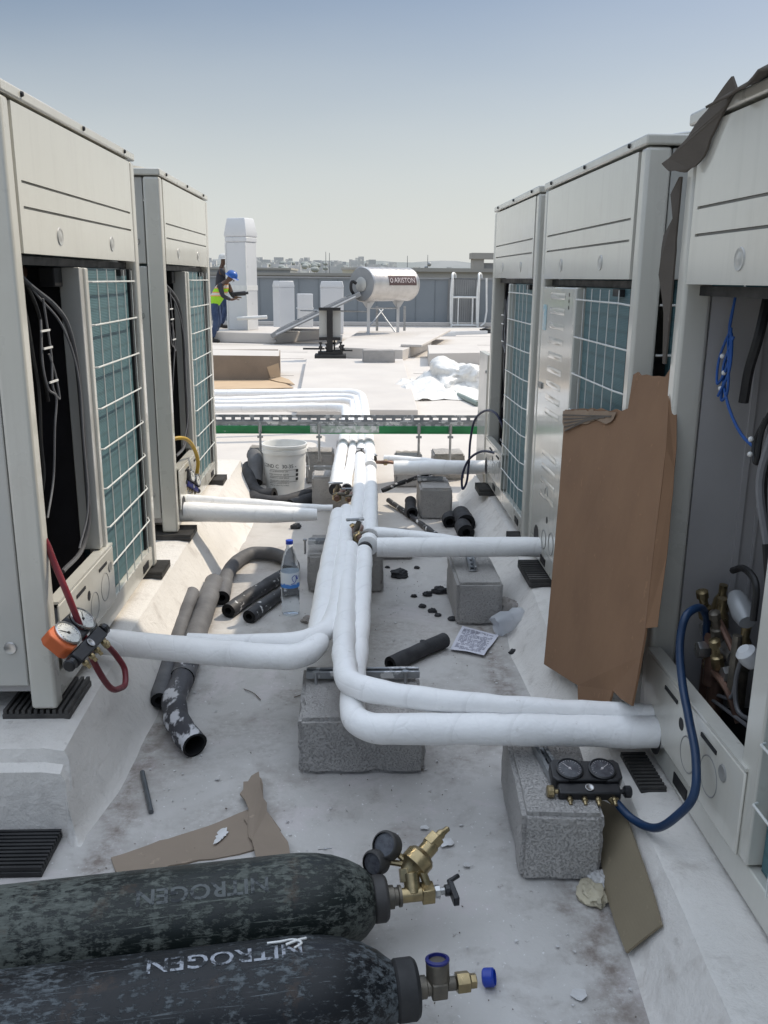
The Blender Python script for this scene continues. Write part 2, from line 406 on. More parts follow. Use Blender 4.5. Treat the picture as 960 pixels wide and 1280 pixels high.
def tankmat(name, paint, worn, amount):
    # worn steel cylinder paint, scratched along its length (object X)
    m, nt, b = newmat(name)
    vec = coords(nt, 'obj', (5.0, 11, 11))
    f = nz(nt, vec, 7.5, 12, .74, .2); f2 = nz(nt, coords(nt, 'obj', (1.2, 1, 1)), 3.2, 4, .5); sp = nz(nt, coords(nt, 'obj', (3, 9, 9)), 16, 6, .7)
    w = mth(nt, 'ADD', f, mth(nt, 'MULTIPLY', mth(nt, 'SUBTRACT', f2, .5), .55))
    bandn = nz(nt, coords(nt, 'obj', (1, .02, .02)), 13, 4, .7)
    w = mth(nt, 'ADD', w, mth(nt, 'MULTIPLY', mth(nt, 'SUBTRACT', bandn, .5), .42))
    mask = rng(nt, w, amount - .02, amount + .075)
    scr = rng(nt, nz(nt, coords(nt, 'obj', (1.5, 60, 60)), 3, 6, .7), .60, .66, 0, .75)
    base = mixc(nt, rng(nt, f2, .3, .7), paint, tuple(q * .5 for q in paint))
    col = mixc(nt, mth(nt, 'MULTIPLY', mask, .8), base, mixc(nt, rng(nt, sp, .4, .6), worn, tuple(q * .62 for q in worn)))
    col = mixc(nt, rng(nt, sp, .64, .68, 0, .7), col, (.006, .007, .008))
    col = mixc(nt, scr, col, tuple(q * 1.25 for q in worn))
    rust = mth(nt, 'MULTIPLY', rng(nt, nz(nt, coords(nt, 'obj', (1, 1, 1)), 9, 7, .7), .58, .68), .55)
    col = mixc(nt, rust, col, (.075, .045, .028))
    nt.links.new(col, b.inputs['Base Color'])
    nt.links.new(rng(nt, mask, 0, 1, .38, .62), b.inputs['Roughness'])
    b.inputs['Specular IOR Level'].default_value = .35
    bump(nt, b, mask, .35, .003)
    return m
M['tankA'] = tankmat('worn_dark_green_cylinder_paint', (.011, .016, .015), (.135, .15, .132), .485)
M['tankB'] = tankmat('worn_black_cylinder_paint', (.008, .010, .013), (.13, .15, .162), .525)
def stencil(name, c, thr):
    m, nt, b = newmat(name)
    vec = coords(nt, 'pos', (1, 1, 1))
    f = nz(nt, vec, 38, 7, .7)
    col = mixc(nt, rng(nt, f, thr, thr + .09), c, (.02, .024, .028))
    nt.links.new(col, b.inputs['Base Color']); b.inputs['Roughness'].default_value = .7
    return m
M['stencilB'] = stencil('worn_white_stencil', (.34, .36, .40), .46)
M['stencilA'] = stencil('faint_grey_stencil', (.105, .115, .115), .47)
def vestmat():
    m, nt, b = newmat('lime_safety_vest')
    tc = nt.nodes.new('ShaderNodeTexCoord'); s = nt.nodes.new('ShaderNodeSeparateXYZ'); nt.links.new(tc.outputs['Object'], s.inputs[0])
    n = nz(nt, tc.outputs['Object'], 9, 4)
    col = mixc(nt, rng(nt, n, .3, .7), (.36, .72, .03), (.28, .58, .02))
    def band(z, h, c, col):
        d = mth(nt, 'ABSOLUTE', mth(nt, 'SUBTRACT', s.outputs['Z'], z))
        return mixc(nt, mth(nt, 'LESS_THAN', d, h), col, c)
    for z in (1.10, 1.27):
        col = band(z, .05, (.72, .30, .10), col); col = band(z, .028, (.60, .58, .5), col)
    nt.links.new(col, b.inputs['Base Color']); b.inputs['Roughness'].default_value = .7
    return m
M['vest'] = vestmat()
def filmmat():
    m, nt, b = newmat('white_plastic_film')
    vec = coords(nt)
    col = mixc(nt, rng(nt, nz(nt, vec, 6, 5), .35, .65), (.84, .83, .80), (.80, .78, .74))
    nt.links.new(col, b.inputs['Base Color']); b.inputs['Roughness'].default_value = .3
    b.inputs['Transmission Weight'].default_value = .12
    bump(nt, b, nz(nt, vec, 9, 4, .5, .8), .35, .05)
    return m
M['film'] = filmmat()
def clearmat(name, tint):
    m, nt, b = newmat(name)
    vec = coords(nt, 'obj')
    b.inputs['Base Color'].default_value = (*tint, 1); b.inputs['Roughness'].default_value = .08
    b.inputs['Transmission Weight'].default_value = .93; b.inputs['IOR'].default_value = 1.06
    bump(nt, b, nz(nt, vec, 30, 3), .25, .01)
    return m
M['pet'] = clearmat('clear_bottle_plastic', (.93, .97, 1.0))
M['petwhite'] = clearmat('cloudy_bottle_plastic', (.80, .82, .86)); M['petwhite'].node_tree.nodes['Principled BSDF'].inputs['Roughness'].default_value = .3
M['petwhite'].node_tree.nodes['Principled BSDF'].inputs['Transmission Weight'].default_value = .6
M['dialglass'] = clearmat('dial_glass', (1, 1, 1))
def bottlelabel():
    m, nt, b = newmat('blue_wave_bottle_label')
    tc = nt.nodes.new('ShaderNodeTexCoord'); s = nt.nodes.new('ShaderNodeSeparateXYZ'); nt.links.new(tc.outputs['Object'], s.inputs[0])
    n = nz(nt, tc.outputs['Object'], 28, 3)
    w = mth(nt, 'ADD', s.outputs['Z'], mth(nt, 'MULTIPLY', mth(nt, 'SUBTRACT', n, .5), .05))
    col = mixc(nt, rng(nt, w, .150, .156), (.06, .24, .66), (.74, .80, .86))
    nt.links.new(col, b.inputs['Base Color']); b.inputs['Roughness'].default_value = .3
    b.inputs['Alpha'].default_value = 1
    return m
M['bottlelabel'] = bottlelabel()
def dialmat():
    m, nt, b = newmat('gauge_dial_face')
    vec = coords(nt, 'pos')
    col = mixc(nt, rng(nt, nz(nt, vec, 120, 3), .5, .7), (.62, .62, .58), (.42, .42, .41))
    nt.links.new(col, b.inputs['Base Color']); b.inputs['Roughness'].default_value = .25
    return m
M['dial'] = dialmat()
M['dialdark'] = pm('smoked_dial_face', (.10, .105, .115), (.05, .05, .06), 60, .2)

# ---------------------------------------------------------------- text
def text_flat(body, size, extrude=0.0, align='CENTER', sx=1.0, bold=0.0):
    cu = bpy.data.curves.new('lettering', 'FONT'); cu.body = body; cu.size = size; cu.extrude = extrude; cu.offset = bold * size
    cu.align_x = align; cu.align_y = 'CENTER'; cu.resolution_u = 3
    o = bpy.data.objects.new('lettering', cu); COL.objects.link(o)
    dg = bpy.context.evaluated_depsgraph_get()
    me = bpy.data.meshes.new_from_object(o.evaluated_get(dg))
    vs = [V((v.co.x * sx, v.co.y, v.co.z)) for v in me.vertices]; fs = [tuple(p.vertices) for p in me.polygons]
    bpy.data.objects.remove(o); bpy.data.curves.remove(cu); bpy.data.meshes.remove(me)
    return vs, fs
def text_obj(name, body, size, mat, Mx, parent=None, map_fn=None, sx=1.0, cut=0, bold=0.0):
    vs, fs = text_flat(body, size, sx=sx, bold=bold)
    me = bpy.data.meshes.new(name)
    me.from_pydata(vs, [], fs)
    if cut:
        bm = bmesh.new(); bm.from_mesh(me)
        bmesh.ops.triangulate(bm, faces=bm.faces)
        for _ in range(cut): bmesh.ops.subdivide_edges(bm, edges=[e for e in bm.edges if e.calc_length() > size * .08], cuts=1)
        bm.to_mesh(me); bm.free()
    for v in me.vertices: v.co = map_fn(v.co) if map_fn else (Mx @ v.co)
    me.materials.append(mat)
    o = bpy.data.objects.new(name, me); COL.objects.link(o)
    if parent is not None: o.parent = parent
    return o
# ================================================================ THE SETTING
b = MB(); b.box(-26, 26, -6, 30.2, -.5, 0)
struct(b.build('roof_floor', M['floor']))
M['ground'] = pm('dry_ground', (.26, .23, .18), (.16, .17, .11), .01, .95, 0, 0)
b = MB(); b.add([(-9000, -3000, -11), (9000, -3000, -11), (9000, 14000, -11), (-9000, 14000, -11)], [(0, 1, 2, 3)])
struct(b.build('ground', M['ground']))
# hazy hills on the horizon
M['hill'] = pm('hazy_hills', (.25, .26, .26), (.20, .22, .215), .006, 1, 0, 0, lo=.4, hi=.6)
b = MB(); n = 120; vs = []; fs = []
for i in range(n + 1):
    x = -2600 + 5200 * i / n
    h = 44 + 15 * noise.noise(V((x * .0021, 0, 3))) + 8 * noise.noise(V((x * .009, 1, 0)))
    if x < 0: h += 6
    vs += [(x, 2300, -11), (x, 2650, h), (x, 3600, -11)]
for i in range(n):
    a = i * 3
    fs += [(a, a + 3, a + 4, a + 1), (a + 1, a + 4, a + 5, a + 2)]
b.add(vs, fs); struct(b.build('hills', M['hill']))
# white membrane platform in the middle distance
b = MB(); b.prism([(-.60, 9.62), (.73, 9.62), (.92, 15.9), (-.80, 15.9)], Matrix(), .095)
M['cleanroof'] = pm('clean_white_membrane', (.565, .53, .49), (.515, .48, .445), 1.4, .6, 0, .06, 20, spots=((.45, .40, .34), .70, 3))
struct(b.build('roof_platform', M['cleanroof'], bevel=.012))
# sheet seams of the membrane on the far roof
b = MB()
for y in (11.3, 13.9, 16.9, 18.4, 20.3, 23.4): b.box(-14, -.9, y, y + .05, .0005, .006)
for y in (11.3, 13.9, 16.9, 18.4, 20.3, 23.4): b.box(1.0, 14, y + .4, y + .45, .0005, .006)
struct(b.build('roof_seams', M['cleanroof']))

def plinth(name, top, foot, zt, back, y_near_foot=None, side=1):
    # top / foot: lists of (x, y) along the corridor edge; the coated flank slopes between them
    b = MB(); N = 60
    def at(poly, t):
        y0, y1 = poly[0][1], poly[-1][1]; y = y0 + (y1 - y0) * t
        for (xa, ya), (xb, yb) in zip(poly, poly[1:]):
            if y <= yb + 1e-6: return xa + (xb - xa) * (y - ya) / (yb - ya), y
        return poly[-1]
    rows = []
    for i in range(N + 1):
        t = i / N
        xt, yt = at(top, t); xf, yf = at(foot, t)
        w = .010 * noise.noise(V((yt * 2.3, side, 0))) + .005 * noise.noise(V((yt * 9, side, 4)))
        xf += w * 2.2
        xt += w * .6
        prof = [(back, zt, yt), (xt - side * .05, zt + .002, yt), (xt, zt - .006, yt), (xt + side * .012, zt - .03, yt),
                (xt + (xf - xt) * .45, zt * .55, yt + (yf - yt) * .5), (xt + (xf - xt) * .8, zt * .2, yt + (yf - yt) * .8), (xf, .004, yf), (xf + side * .05, -.02, yf)]
        rows.append([V((x, y, z)) for x, z, y in prof])
    k = len(rows[0]); vs = [q for r in rows for q in r]; fs = []
    for i in range(N):
        for j in range(k - 1): fs.append((i * k + j, i * k + j + 1, (i + 1) * k + j + 1, (i + 1) * k + j))
    # near end: vertical coated face with a small ledge
    r = rows[0]; base = len(vs)
    led = [V((p.x, p.y - .012, p.z - .035 if p.z > .15 else p.z)) for p in r]
    led2 = [V((p.x, p.y - .045, p.z * .80)) for p in r]
    bot = [V((p.x, min(r[-2].y, p.y - .07), -.02)) for p in r]
    vs += led + led2 + bot
    for j in range(k - 1):
        fs.append((j, base + j, base + j + 1, j + 1))
        fs.append((base + j, base + k + j, base + k + j + 1, base + j + 1))
        fs.append((base + k + j, base + 2 * k + j, base + 2 * k + j + 1, base + k + j + 1))
    e = (N) * k; base2 = len(vs)
    vs += [V((p.x, p.y + .08, -.02)) for p in rows[-1]]
    for j in range(k - 1): fs.append((e + j, e + j + 1, base2 + j + 1, base2 + j))
    b.add(vs, fs)
    return struct(b.build(name, M['plinth'], ang=50))
plinth('plinth', [(-.79, 2.205), (-.81, 3.0), (-.80, 4.3), (-.79, 6.2)], [(-.735, 2.14), (-.70, 2.35), (-.69, 2.9), (-.66, 4.3), (-.62, 5.2), (-.64, 6.25)], .228, -3.4, side=1)
plinth('plinth', [(.695, .2), (.70, 1.3), (.74, 2.0), (.765, 3.1), (.80, 3.8), (.855, 4.6), (.86, 6.0)], [(.60, .15), (.615, 1.3), (.628, 1.6), (.662, 1.9), (.662, 2.3), (.668, 3.3), (.72, 4.7), (.745, 6.05)], .168, 3.2, side=-1)

# unseen tower added to the right, out of frame, to shade the near bay
tw = thing('shade_tower', 'unseen pale tower added beside the right row of condenser units to shade the near bay', 'tower', (2.95, .6, 0))
b = MB(); b.box(-.5, 2.6, -4.5, 4.72, 0, 4.85); b.build('wall', M['beigeband'], tw, bevel=.02)
b = MB(); b.box(-.56, 2.66, -4.56, 4.78, 4.852, 4.96); b.build('coping', M['cleanroof'], tw, bevel=.01)
b = MB(); b.box(-.53, -.503, -1.6, -.6, .1, 2.2); d = b.build('door', M['greymetal'], tw, bevel=.006)
b = MB(); b.cyl((-.58, -.72, 1.1), (-.58, -.72, 1.25), .012); b.build('handle', M['steel'], d)

# back parapet of the roof, blue-grey cladding
pw = thing('parapet_wall', 'long blue grey clad parapet wall along the back edge of the roof', 'wall', (0, 29, 0))
b = MB(); b.box(-24, 24, 0, .25, 0, 1.47)
b.build('wall', M['bluegrey'], pw)
b = MB()
for x in [i * .62 - 24 for i in range(78)]: b.box(x, x + .022, -.012, -.002, .14, 1.44)
b.build('cladding_joints', pm('cladding_joint', (.16, .185, .205), None, 3, .5), pw)
b = MB(); b.box(-24, 24, -.05, .30, 1.472, 1.515); b.build('coping', M['greymetal'], pw)
b = MB(); b.box(-24, 24, -.12, -.002, .002, .13); b.build('skirting', M['cleanroof'], pw, bevel=.02)
b = MB()
for i in range(14): b.box(3.12 + i * .07, 3.17 + i * .07, -.05, -.014, .12, 1.50)
b.box(3.08, 4.12, -.016, -.0125, .12, 1.5)
b.build('ribbed_panel', M['ribgrey'], pw)

# roofs and buildings beyond the parapet
def building(name, label, x, y, w, d, z1, mat, wins=(), z0=-11):
    t = thing(name, label, 'building', (x, y, 0))
    b = MB(); b.box(-w / 2, w / 2, 0, d, z0, z1); b.build('wall', mat, t)
    b = MB(); b.box(-w / 2 - .1, w / 2 + .1, -.1, d + .1, z1 + .003, z1 + .18); b.build('roof_edge', M['beigeband'], t)
    for (wx, wz, ww, wh) in wins:
        b = MB(); b.box(wx, wx + ww, -.06, -.003, wz, wz + wh); b.build('window', M['window'], t)
    return t
building('long_building', 'long low beige building with a flat roof beyond the parapet, right of the tank', 11.4, 44, 22, 12, 1.80, M['beigeband'])
building('brown_building', 'dusty brown flat roofed building with small dark windows beyond the box vents', -6.5, 60, 13.2, 14, 1.60, M['tanwall'], [(4.9, 1.0, .55, .4), (5.7, 1.0, .55, .4), (3.1, 1.0, .5, .4), (1.0, 1.05, .6, .35), (-2.5, 1.0, .55, .4), (-4.2, 1.05, .55, .35)])
building('cream_building', 'small cream rendered building peeping out left of the water tank', .55, 72, 2.5, 8, 2.1, M['creamwall'], [(-.9, .9, .35, .5), (.1, .9, .35, .5)])
building('grey_building', 'grey flat roofed block standing behind the brown building', -11.5, 90, 11, 12, 2.2, M['greymetal'], [(2.2, 1.4, .8, .5), (3.9, 1.4, .8, .5), (-1.0, 1.4, .8, .5)])
cf = thing('unfinished_building', 'unfinished concrete frame with an open bay on the skyline at right', 'building', (9.75, 62, 0))
for x0, x1 in ((-1.5, -.75), (1.0, 2.6)):
    b = MB(); b.box(x0, x1, 0, 1.2, -11, 2.80); b.build('pillar', M['beigeband'], cf)
b = MB(); b.box(-1.6, 2.7, -.1, 1.3, 2.803, 3.2); b.build('beam', M['beigeband'], cf)
b = MB(); b.box(-.747, .997, .3, 1.1, 1.5, 2.55); b.build('low_wall', M['greymetal'], cf)
# town on the hillside: nobody could count it
b = MB(); rnd = random.Random(3)
for i in range(520):
    x = rnd.uniform(-760, 60) if i < 430 else rnd.uniform(60, 900)
    y = rnd.uniform(900, 1900)
    hgt = 1.5 + (y - 700) * .034 * (.55 + .45 * rnd.random()) * (1.0 if x < 60 else .62)
    w = rnd.uniform(6, 17); b.box(x, x + w, y, y + 12, -11, hgt + rnd.uniform(-2, 4))
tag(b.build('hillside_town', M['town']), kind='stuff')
b = MB(); rnd = random.Random(5)
for i in range(260):
    x = rnd.uniform(-760, 700); y = rnd.uniform(880, 1500); r = rnd.uniform(2.5, 6)
    h = 1.5 + (y - 700) * .031 * (1.0 if x < 60 else .6)
    b.sphere((x, y, h - r * .5), r, 7, 5, (1.3, 1, .8))
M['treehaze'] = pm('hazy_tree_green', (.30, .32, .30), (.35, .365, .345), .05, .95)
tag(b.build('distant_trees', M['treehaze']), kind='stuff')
for nm, lb, x, y, h in (('lattice_mast', 'thin radio mast on the skyline, left one of the pair left of the tank', -25, 900, 37), ('lattice_mast', 'thin radio mast on the skyline, right one of the pair left of the tank', -21.5, 900, 36),
                        ('lattice_mast', 'thin radio mast on the skyline just right of the tank top', 55, 900, 34), ('lattice_mast', 'radio mast carrying dish antennas on the skyline', 75, 900, 35)):
    t = thing(nm, lb, 'mast', (x, y, -11), 0, 'masts on the skyline')
    b = MB()
    for dx in (-.35, .35): b.cyl((dx, 0, 0), (dx * .3, 0, h), .26, .16, 5)
    b.build('pole', M['greymetal'], t)
    if 'dish' in lb:
        b = MB(); b.sphere((1.6, 0, h - 9), 2.1, 8, 6); b.sphere((-1.6, 0, h - 12), 1.7, 8, 6); b.build('dish', M['greymetal'], t)
# ================================================================ CONDENSER UNITS
UG = 'outdoor condenser units in two rows'
D = .765
def make_unit(label, loc, rz, W, Hh, opening, side=None, hole=(.18, .12), seed=0):
    u = thing('condenser_unit', label, 'condenser', loc, rz, UG)
    PX = .662 if opening == 'valves' else .60     # right wall of the service opening
    CX0 = PX + (.075 if opening == 'valves' else .03)   # coil start
    zt = Hh - .03
    PB = Hh - .41                            # underside of the top panel
    # posts
    for (x0, x1) in ((0, .056), (W - .058, W)):
        b = MB(); b.box(x0, x1, -.006, .07, .0, zt - .004); b.build('corner_post', M['cream'], u, bevel=.011, seg=3)
        b = MB(); b.box(x0, x1, D - .06, D, .0, zt - .004); b.build('corner_post', M['sidegrey'], u, bevel=.008)
    # left side panel (with a rib and dimples)
    b = MB(); b.box(.010, .022, .074, D - .064, .07, PB - .012); b.box(.010, .022, .074, D - .064, PB, zt - .006)
    b.build('side_panel', M['sidegrey'], u, bevel=.004)
    for z in (.62 * Hh, .815 * Hh, .19):
        b = MB(); b.lathe([(.019, 0), (.017, .004), (.008, .001)], (.0095, .115, z), (-1, 0, 0), 14); b.build('screw', M['steel'], u)
    # right side: upper panel, below it the coil wraps round behind its guard
    b = MB(); b.box(W - .022, W - .010, .074, D - .064, PB, zt - .006); b.build('side_panel', M['sidegrey'], u, bevel=.004)
    b = MB(); b.lathe([(.019, 0), (.017, .004), (.008, .001)], (W - .0095, .16, .80 * Hh), (1, 0, 0), 14); b.build('screw', M['steel'], u)
    b = MB(); b.box(W - .075, W - .045, .13, D - .064, .1, PB - .004); b.build('side_coil', M['coil'], u)
    b = MB()
    for k in range(8):
        z = .14 + k * .152; b.cyl((W - .012, .075, z), (W - .012, D - .062, z), .0035, n=6)
    for y in (.2, .33, .46, .59): b.cyl((W - .0055, y, .1), (W - .0055, y, PB - .01), .003, n=6)
    b.build('wire_guard', M['wire'], u)
    # back and floor tray, interior
    b = MB(); b.box(.03, W - .03, D - .03, D - .008, .05, zt - .01); b.build('back_panel', M['sidegrey'], u)
    b = MB(); b.box(.03, W - .03, .045, D - .035, .045, .085); b.build('base_tray', M['innergrey'], u)
    # lid
    b = MB(); b.box(-.004, W + .004, -.010, D + .004, zt, Hh); b.build('lid', M['cream'], u, bevel=.006, seg=3)
    for x in (.14, W * .5, W - .16):
        b = MB(); b.lathe([(.008, 0), (.006, .006), (.001, .007)], (x, -.010, Hh - .013), (0, -1, 0), 10); b.build('screw', M['dark'], u)
    for cx in (W * .27, W * .73):
        b = MB(); b.lathe([(.27, 0), (.27, .035), (.255, .04), (.25, .004)], (cx, D / 2, Hh), (0, 0, 1), 32, 0, False, False); b.build('fan_ring', M['cream'], u)
        b = MB(); b.lathe([(.25, 0), (.001, .001)], (cx, D / 2, Hh + .004), (0, 0, 1), 32, 0, False, False); b.build('fan_grille', M['dark'], u)
    # top panel with two pressed lines
    x0, x1 = .068, W - .078
    b = MB(); zl = [Hh - .40, Hh - .297, Hh - .290, Hh - .237, Hh - .230, zt - .010]
    gx0, gx1 = x0 + .028, x1 - .03
    b.box(x0, gx0, -.006, .02, PB, zt - .010); b.box(gx1, x1, -.006, .02, PB, zt - .010)
    za = [PB, Hh - .297, Hh - .290, Hh - .233, Hh - .226, zt - .010]
    b.box(gx0, gx1, -.006, .02, za[0], za[1]); b.box(gx0, gx1, -.006, .02, za[2], za[3]); b.box(gx0, gx1, -.006, .02, za[4], za[5])
    tp = b.build('top_panel', M['cream2'], u)
    b = MB(); b.box(gx0, gx1, .0, .018, za[1] + .0005, za[2] - .0005); b.box(gx0, gx1, .0, .018, za[3] + .0005, za[4] - .0005)
    b.build('pressed_line', M['groove'], tp)
    for x in (W * .275, W * .70):
        b = MB(); b.lathe([(.026, 0), (.024, .003), (.017, .001), (.012, .0025), (.001, .003)], (x, -.006, Hh - .355), (0, -1, 0), 18); b.build('dimple', M['sidegrey'], tp)
    b = MB(); b.box(.057, W - .059, .03, .045, PB + .004, zt - .004); b.build('panel_backing', M['dark'], u)
    b = MB(); b.box(.058, W - .06, .035, .06, PB - .028, PB - .004); b.build('panel_rail', M['dark'], u)
    # base rail and lower plate
    b = MB(); b.box(.058, W - .060, .0, .04, .012, .094); b.build('base_rail', M['cream'], u, bevel=.004)
    for x in (.30, W - .24):
        b = MB(); b.box(x, x + .09, -.004, -.001, .03, .062); b.build('rail_slot', M['dark'], u)
    if opening != 'closed':
        b = MB(); b.box(.060, .70 if opening == 'valves' else .655, -.0155, -.0085, .098, .30); lp = b.build('lower_plate', M['cream2'], u, bevel=.005)
        b = MB(); b.box(.060, .70 if opening == 'valves' else .655, -.0155, .022, .303, .311); b.build('plate_lip', M['cream'], u)
        for x in (.22, .47):
            b = MB(); b.box(x, x + .09, -.0185, -.0158, .262, .272); b.build('slot', M['dark'], lp)
        b = MB(); b.lathe([(.017, 0), (.001, .0005)], (.345, -.0158, .225), (0, -1, 0), 16); b.build('knockout_hole', M['dark'], lp)
        b = MB(); b.lathe([(.055, 0), (.001, .0005)], (hole[0], -.0158, hole[1]), (0, -1, 0), 24); b.build('knockout_hole', M['dark'], lp)
        b = MB()
        for (x, z, r) in ((.40, .17, .047), (.53, .19, .05)):
            b.lathe([(r, 0), (r - .002, .0012), (r - .004, 0)], (x, -.0157, z), (0, -1, 0), 28, 0, False, False)
        b.lathe([(.021, 0), (.018, .003), (.008, .001)], (.60, -.0157, .24), (0, -1, 0), 14)
        b.build('knockout_ring', M['groove'], lp)
    # service compartment
    if opening in ('dark', 'valves'):
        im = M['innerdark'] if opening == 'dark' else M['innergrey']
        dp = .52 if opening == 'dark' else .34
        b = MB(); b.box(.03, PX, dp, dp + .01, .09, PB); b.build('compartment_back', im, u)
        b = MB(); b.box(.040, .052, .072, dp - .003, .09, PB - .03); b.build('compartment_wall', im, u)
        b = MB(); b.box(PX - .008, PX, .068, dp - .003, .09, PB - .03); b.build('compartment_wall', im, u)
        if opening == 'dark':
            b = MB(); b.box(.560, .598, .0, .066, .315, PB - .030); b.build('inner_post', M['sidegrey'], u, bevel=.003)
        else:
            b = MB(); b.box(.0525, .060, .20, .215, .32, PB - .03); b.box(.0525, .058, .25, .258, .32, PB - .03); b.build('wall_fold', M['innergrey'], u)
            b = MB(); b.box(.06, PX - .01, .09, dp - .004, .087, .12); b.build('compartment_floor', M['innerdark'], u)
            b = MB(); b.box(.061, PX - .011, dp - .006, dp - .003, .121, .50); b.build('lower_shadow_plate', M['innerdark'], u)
        b = MB(); b.box(PX + .002, CX0 + .002, -.008, .05, .10, PB - .031); b.build('inner_post', M['cream'], u, bevel=.005)
    elif opening == 'closed':
        # ribbed service panel closing the compartment, with louvres
        b = MB(); b.box(.068, .640, -.006, .014, .098, PB - .032); sp = b.build('service_panel', M['cream2'], u, bevel=.006)
        for k in range(15):
            z = .33 + k * .062
            if 4 <= k <= 5: continue
            xa, xb = .235, .50; b = MB()
            if 1:
                b.add([(xa, -.0065, z), (xb, -.0065, z), (xb, -.0065, z + .026), (xa, -.0065, z + .026), (xa + .014, -.0095, z + .014), (xb - .014, -.0095, z + .014)],
                      [(0, 1, 5, 4), (4, 5, 2, 3), (0, 4, 3), (1, 2, 5)])
            b.build('louvre', M['cream2'], sp, ang=70)
        b = MB(); b.box(.645, .680, -.010, .04, .10, PB - .031); b.build('inner_post', M['cream'], u, bevel=.006)
        b = MB(); b.box(.10, .17, -.0085, -.0065, PB - .22, PB - .11); b.build('blue_mark', pm('pale_blue_mark', (.20, .45, .55), (.55, .6, .6), 18, .4, 0, 0, spots=((.6, .6, .57), .55, 22)), sp)  # small pale blue mark on the service panel
        b = MB(); b.box(.085, .16, -.012, -.0065, .80, .825); b.build('latch', M['groove'], sp)
        for z in (PB - .06, PB - .085, PB - .11):
            b = MB(); b.lathe([(.008, 0), (.001, .0005)], (.565, -.0066, z), (0, -1, 0), 12); b.build('panel_hole', M['dark'], sp)
        b = MB(); b.lathe([(.052, 0), (.001, .0005)], (.20, -.0068, .12), (0, -1, 0), 24); b.build('panel_hole', M['dark'], sp); b = MB(); b.lathe([(.016, 0), (.001, .0005)], (.40, -.0068, .25), (0, -1, 0), 14)
        b.build('panel_hole', M['dark'], sp)
        b = MB()
        for (x, z, r) in ((.36, .15, .045), (.50, .17, .05), (.36, .36, .03)):
            b.lathe([(r, 0), (r - .003, .002), (r - .006, 0)], (x, -.0063, z), (0, -1, 0), 24, 0, False, False)
        b.build('knockout_ring', M['groove'], sp)
        CX0 = .70
    # front coil, its void at the right, and the wire guard
    ce = W - .115
    b = MB(); b.box(CX0 + .012, ce, .022, .09, .097, PB - .03); b.build('coil', M['coil'], u)
    b = MB(); b.box(ce + .004, W - .0595, .012, .05, .096, PB - .03); b.build('void_plate', M['dark'], u)
    b = MB(); b.box(W * .83 - .04, W * .83 + .04, .004, .021, PB - .055, PB - .031); b.build('sensor_clip', M['dark'], u)
    b = MB()
    for k in range(8):
        z = PB - .075 - k * .139
        b.tube([(CX0 + .006, -.002, z), (CX0 + .012, -.014, z), (W - .14, -.014, z), (W - .06, .012, z - .006)], .0031, 6, 1)
    for k in range(5):
        x = CX0 + .10 + k * (W - .13 - CX0 - .10) / 4.3
        b.cyl((x, -.0088, .10), (x, -.0088, PB - .034), .0020, n=6)
    b.build('wire_guard', M['wire'], u)
    return u
def inner_wires(u, mat_list):
    for nm, pts, r, m in mat_list:
        b = MB(); b.tube(pts, r, 8, 6); b.build(nm, m, u)

XL, XR = -.863, .868
R90 = PI / 2
L1 = make_unit('cream condenser unit nearest on the left, dark open compartment above the orange gauge', (XL, 2.373, .26), R90, 1.372, 1.69, 'dark', hole=(.36, .07))
L2 = make_unit('cream condenser unit farther back on the left, yellow hose at its open compartment', (XL, 4.22, .26), R90, 1.356, 1.69, 'dark', hole=(.13, .10))
R1 = make_unit('farthest condenser unit on the right, open compartment with navy hose loops', (XR, 5.556, .212), -R90, 1.30, 1.69, 'dark', hole=(.10, .13))
R2 = make_unit('middle right condenser unit with white ribbed service panel behind the brown cardboard', (XR, 4.13, .208), -R90, 1.402, 1.69, 'closed')
R3 = make_unit('nearest right condenser unit with grey open compartment showing brass valves and a blue hose', (.852, 2.345, .172), -R90, 1.36, 1.715, 'valves', hole=(.17, .10))
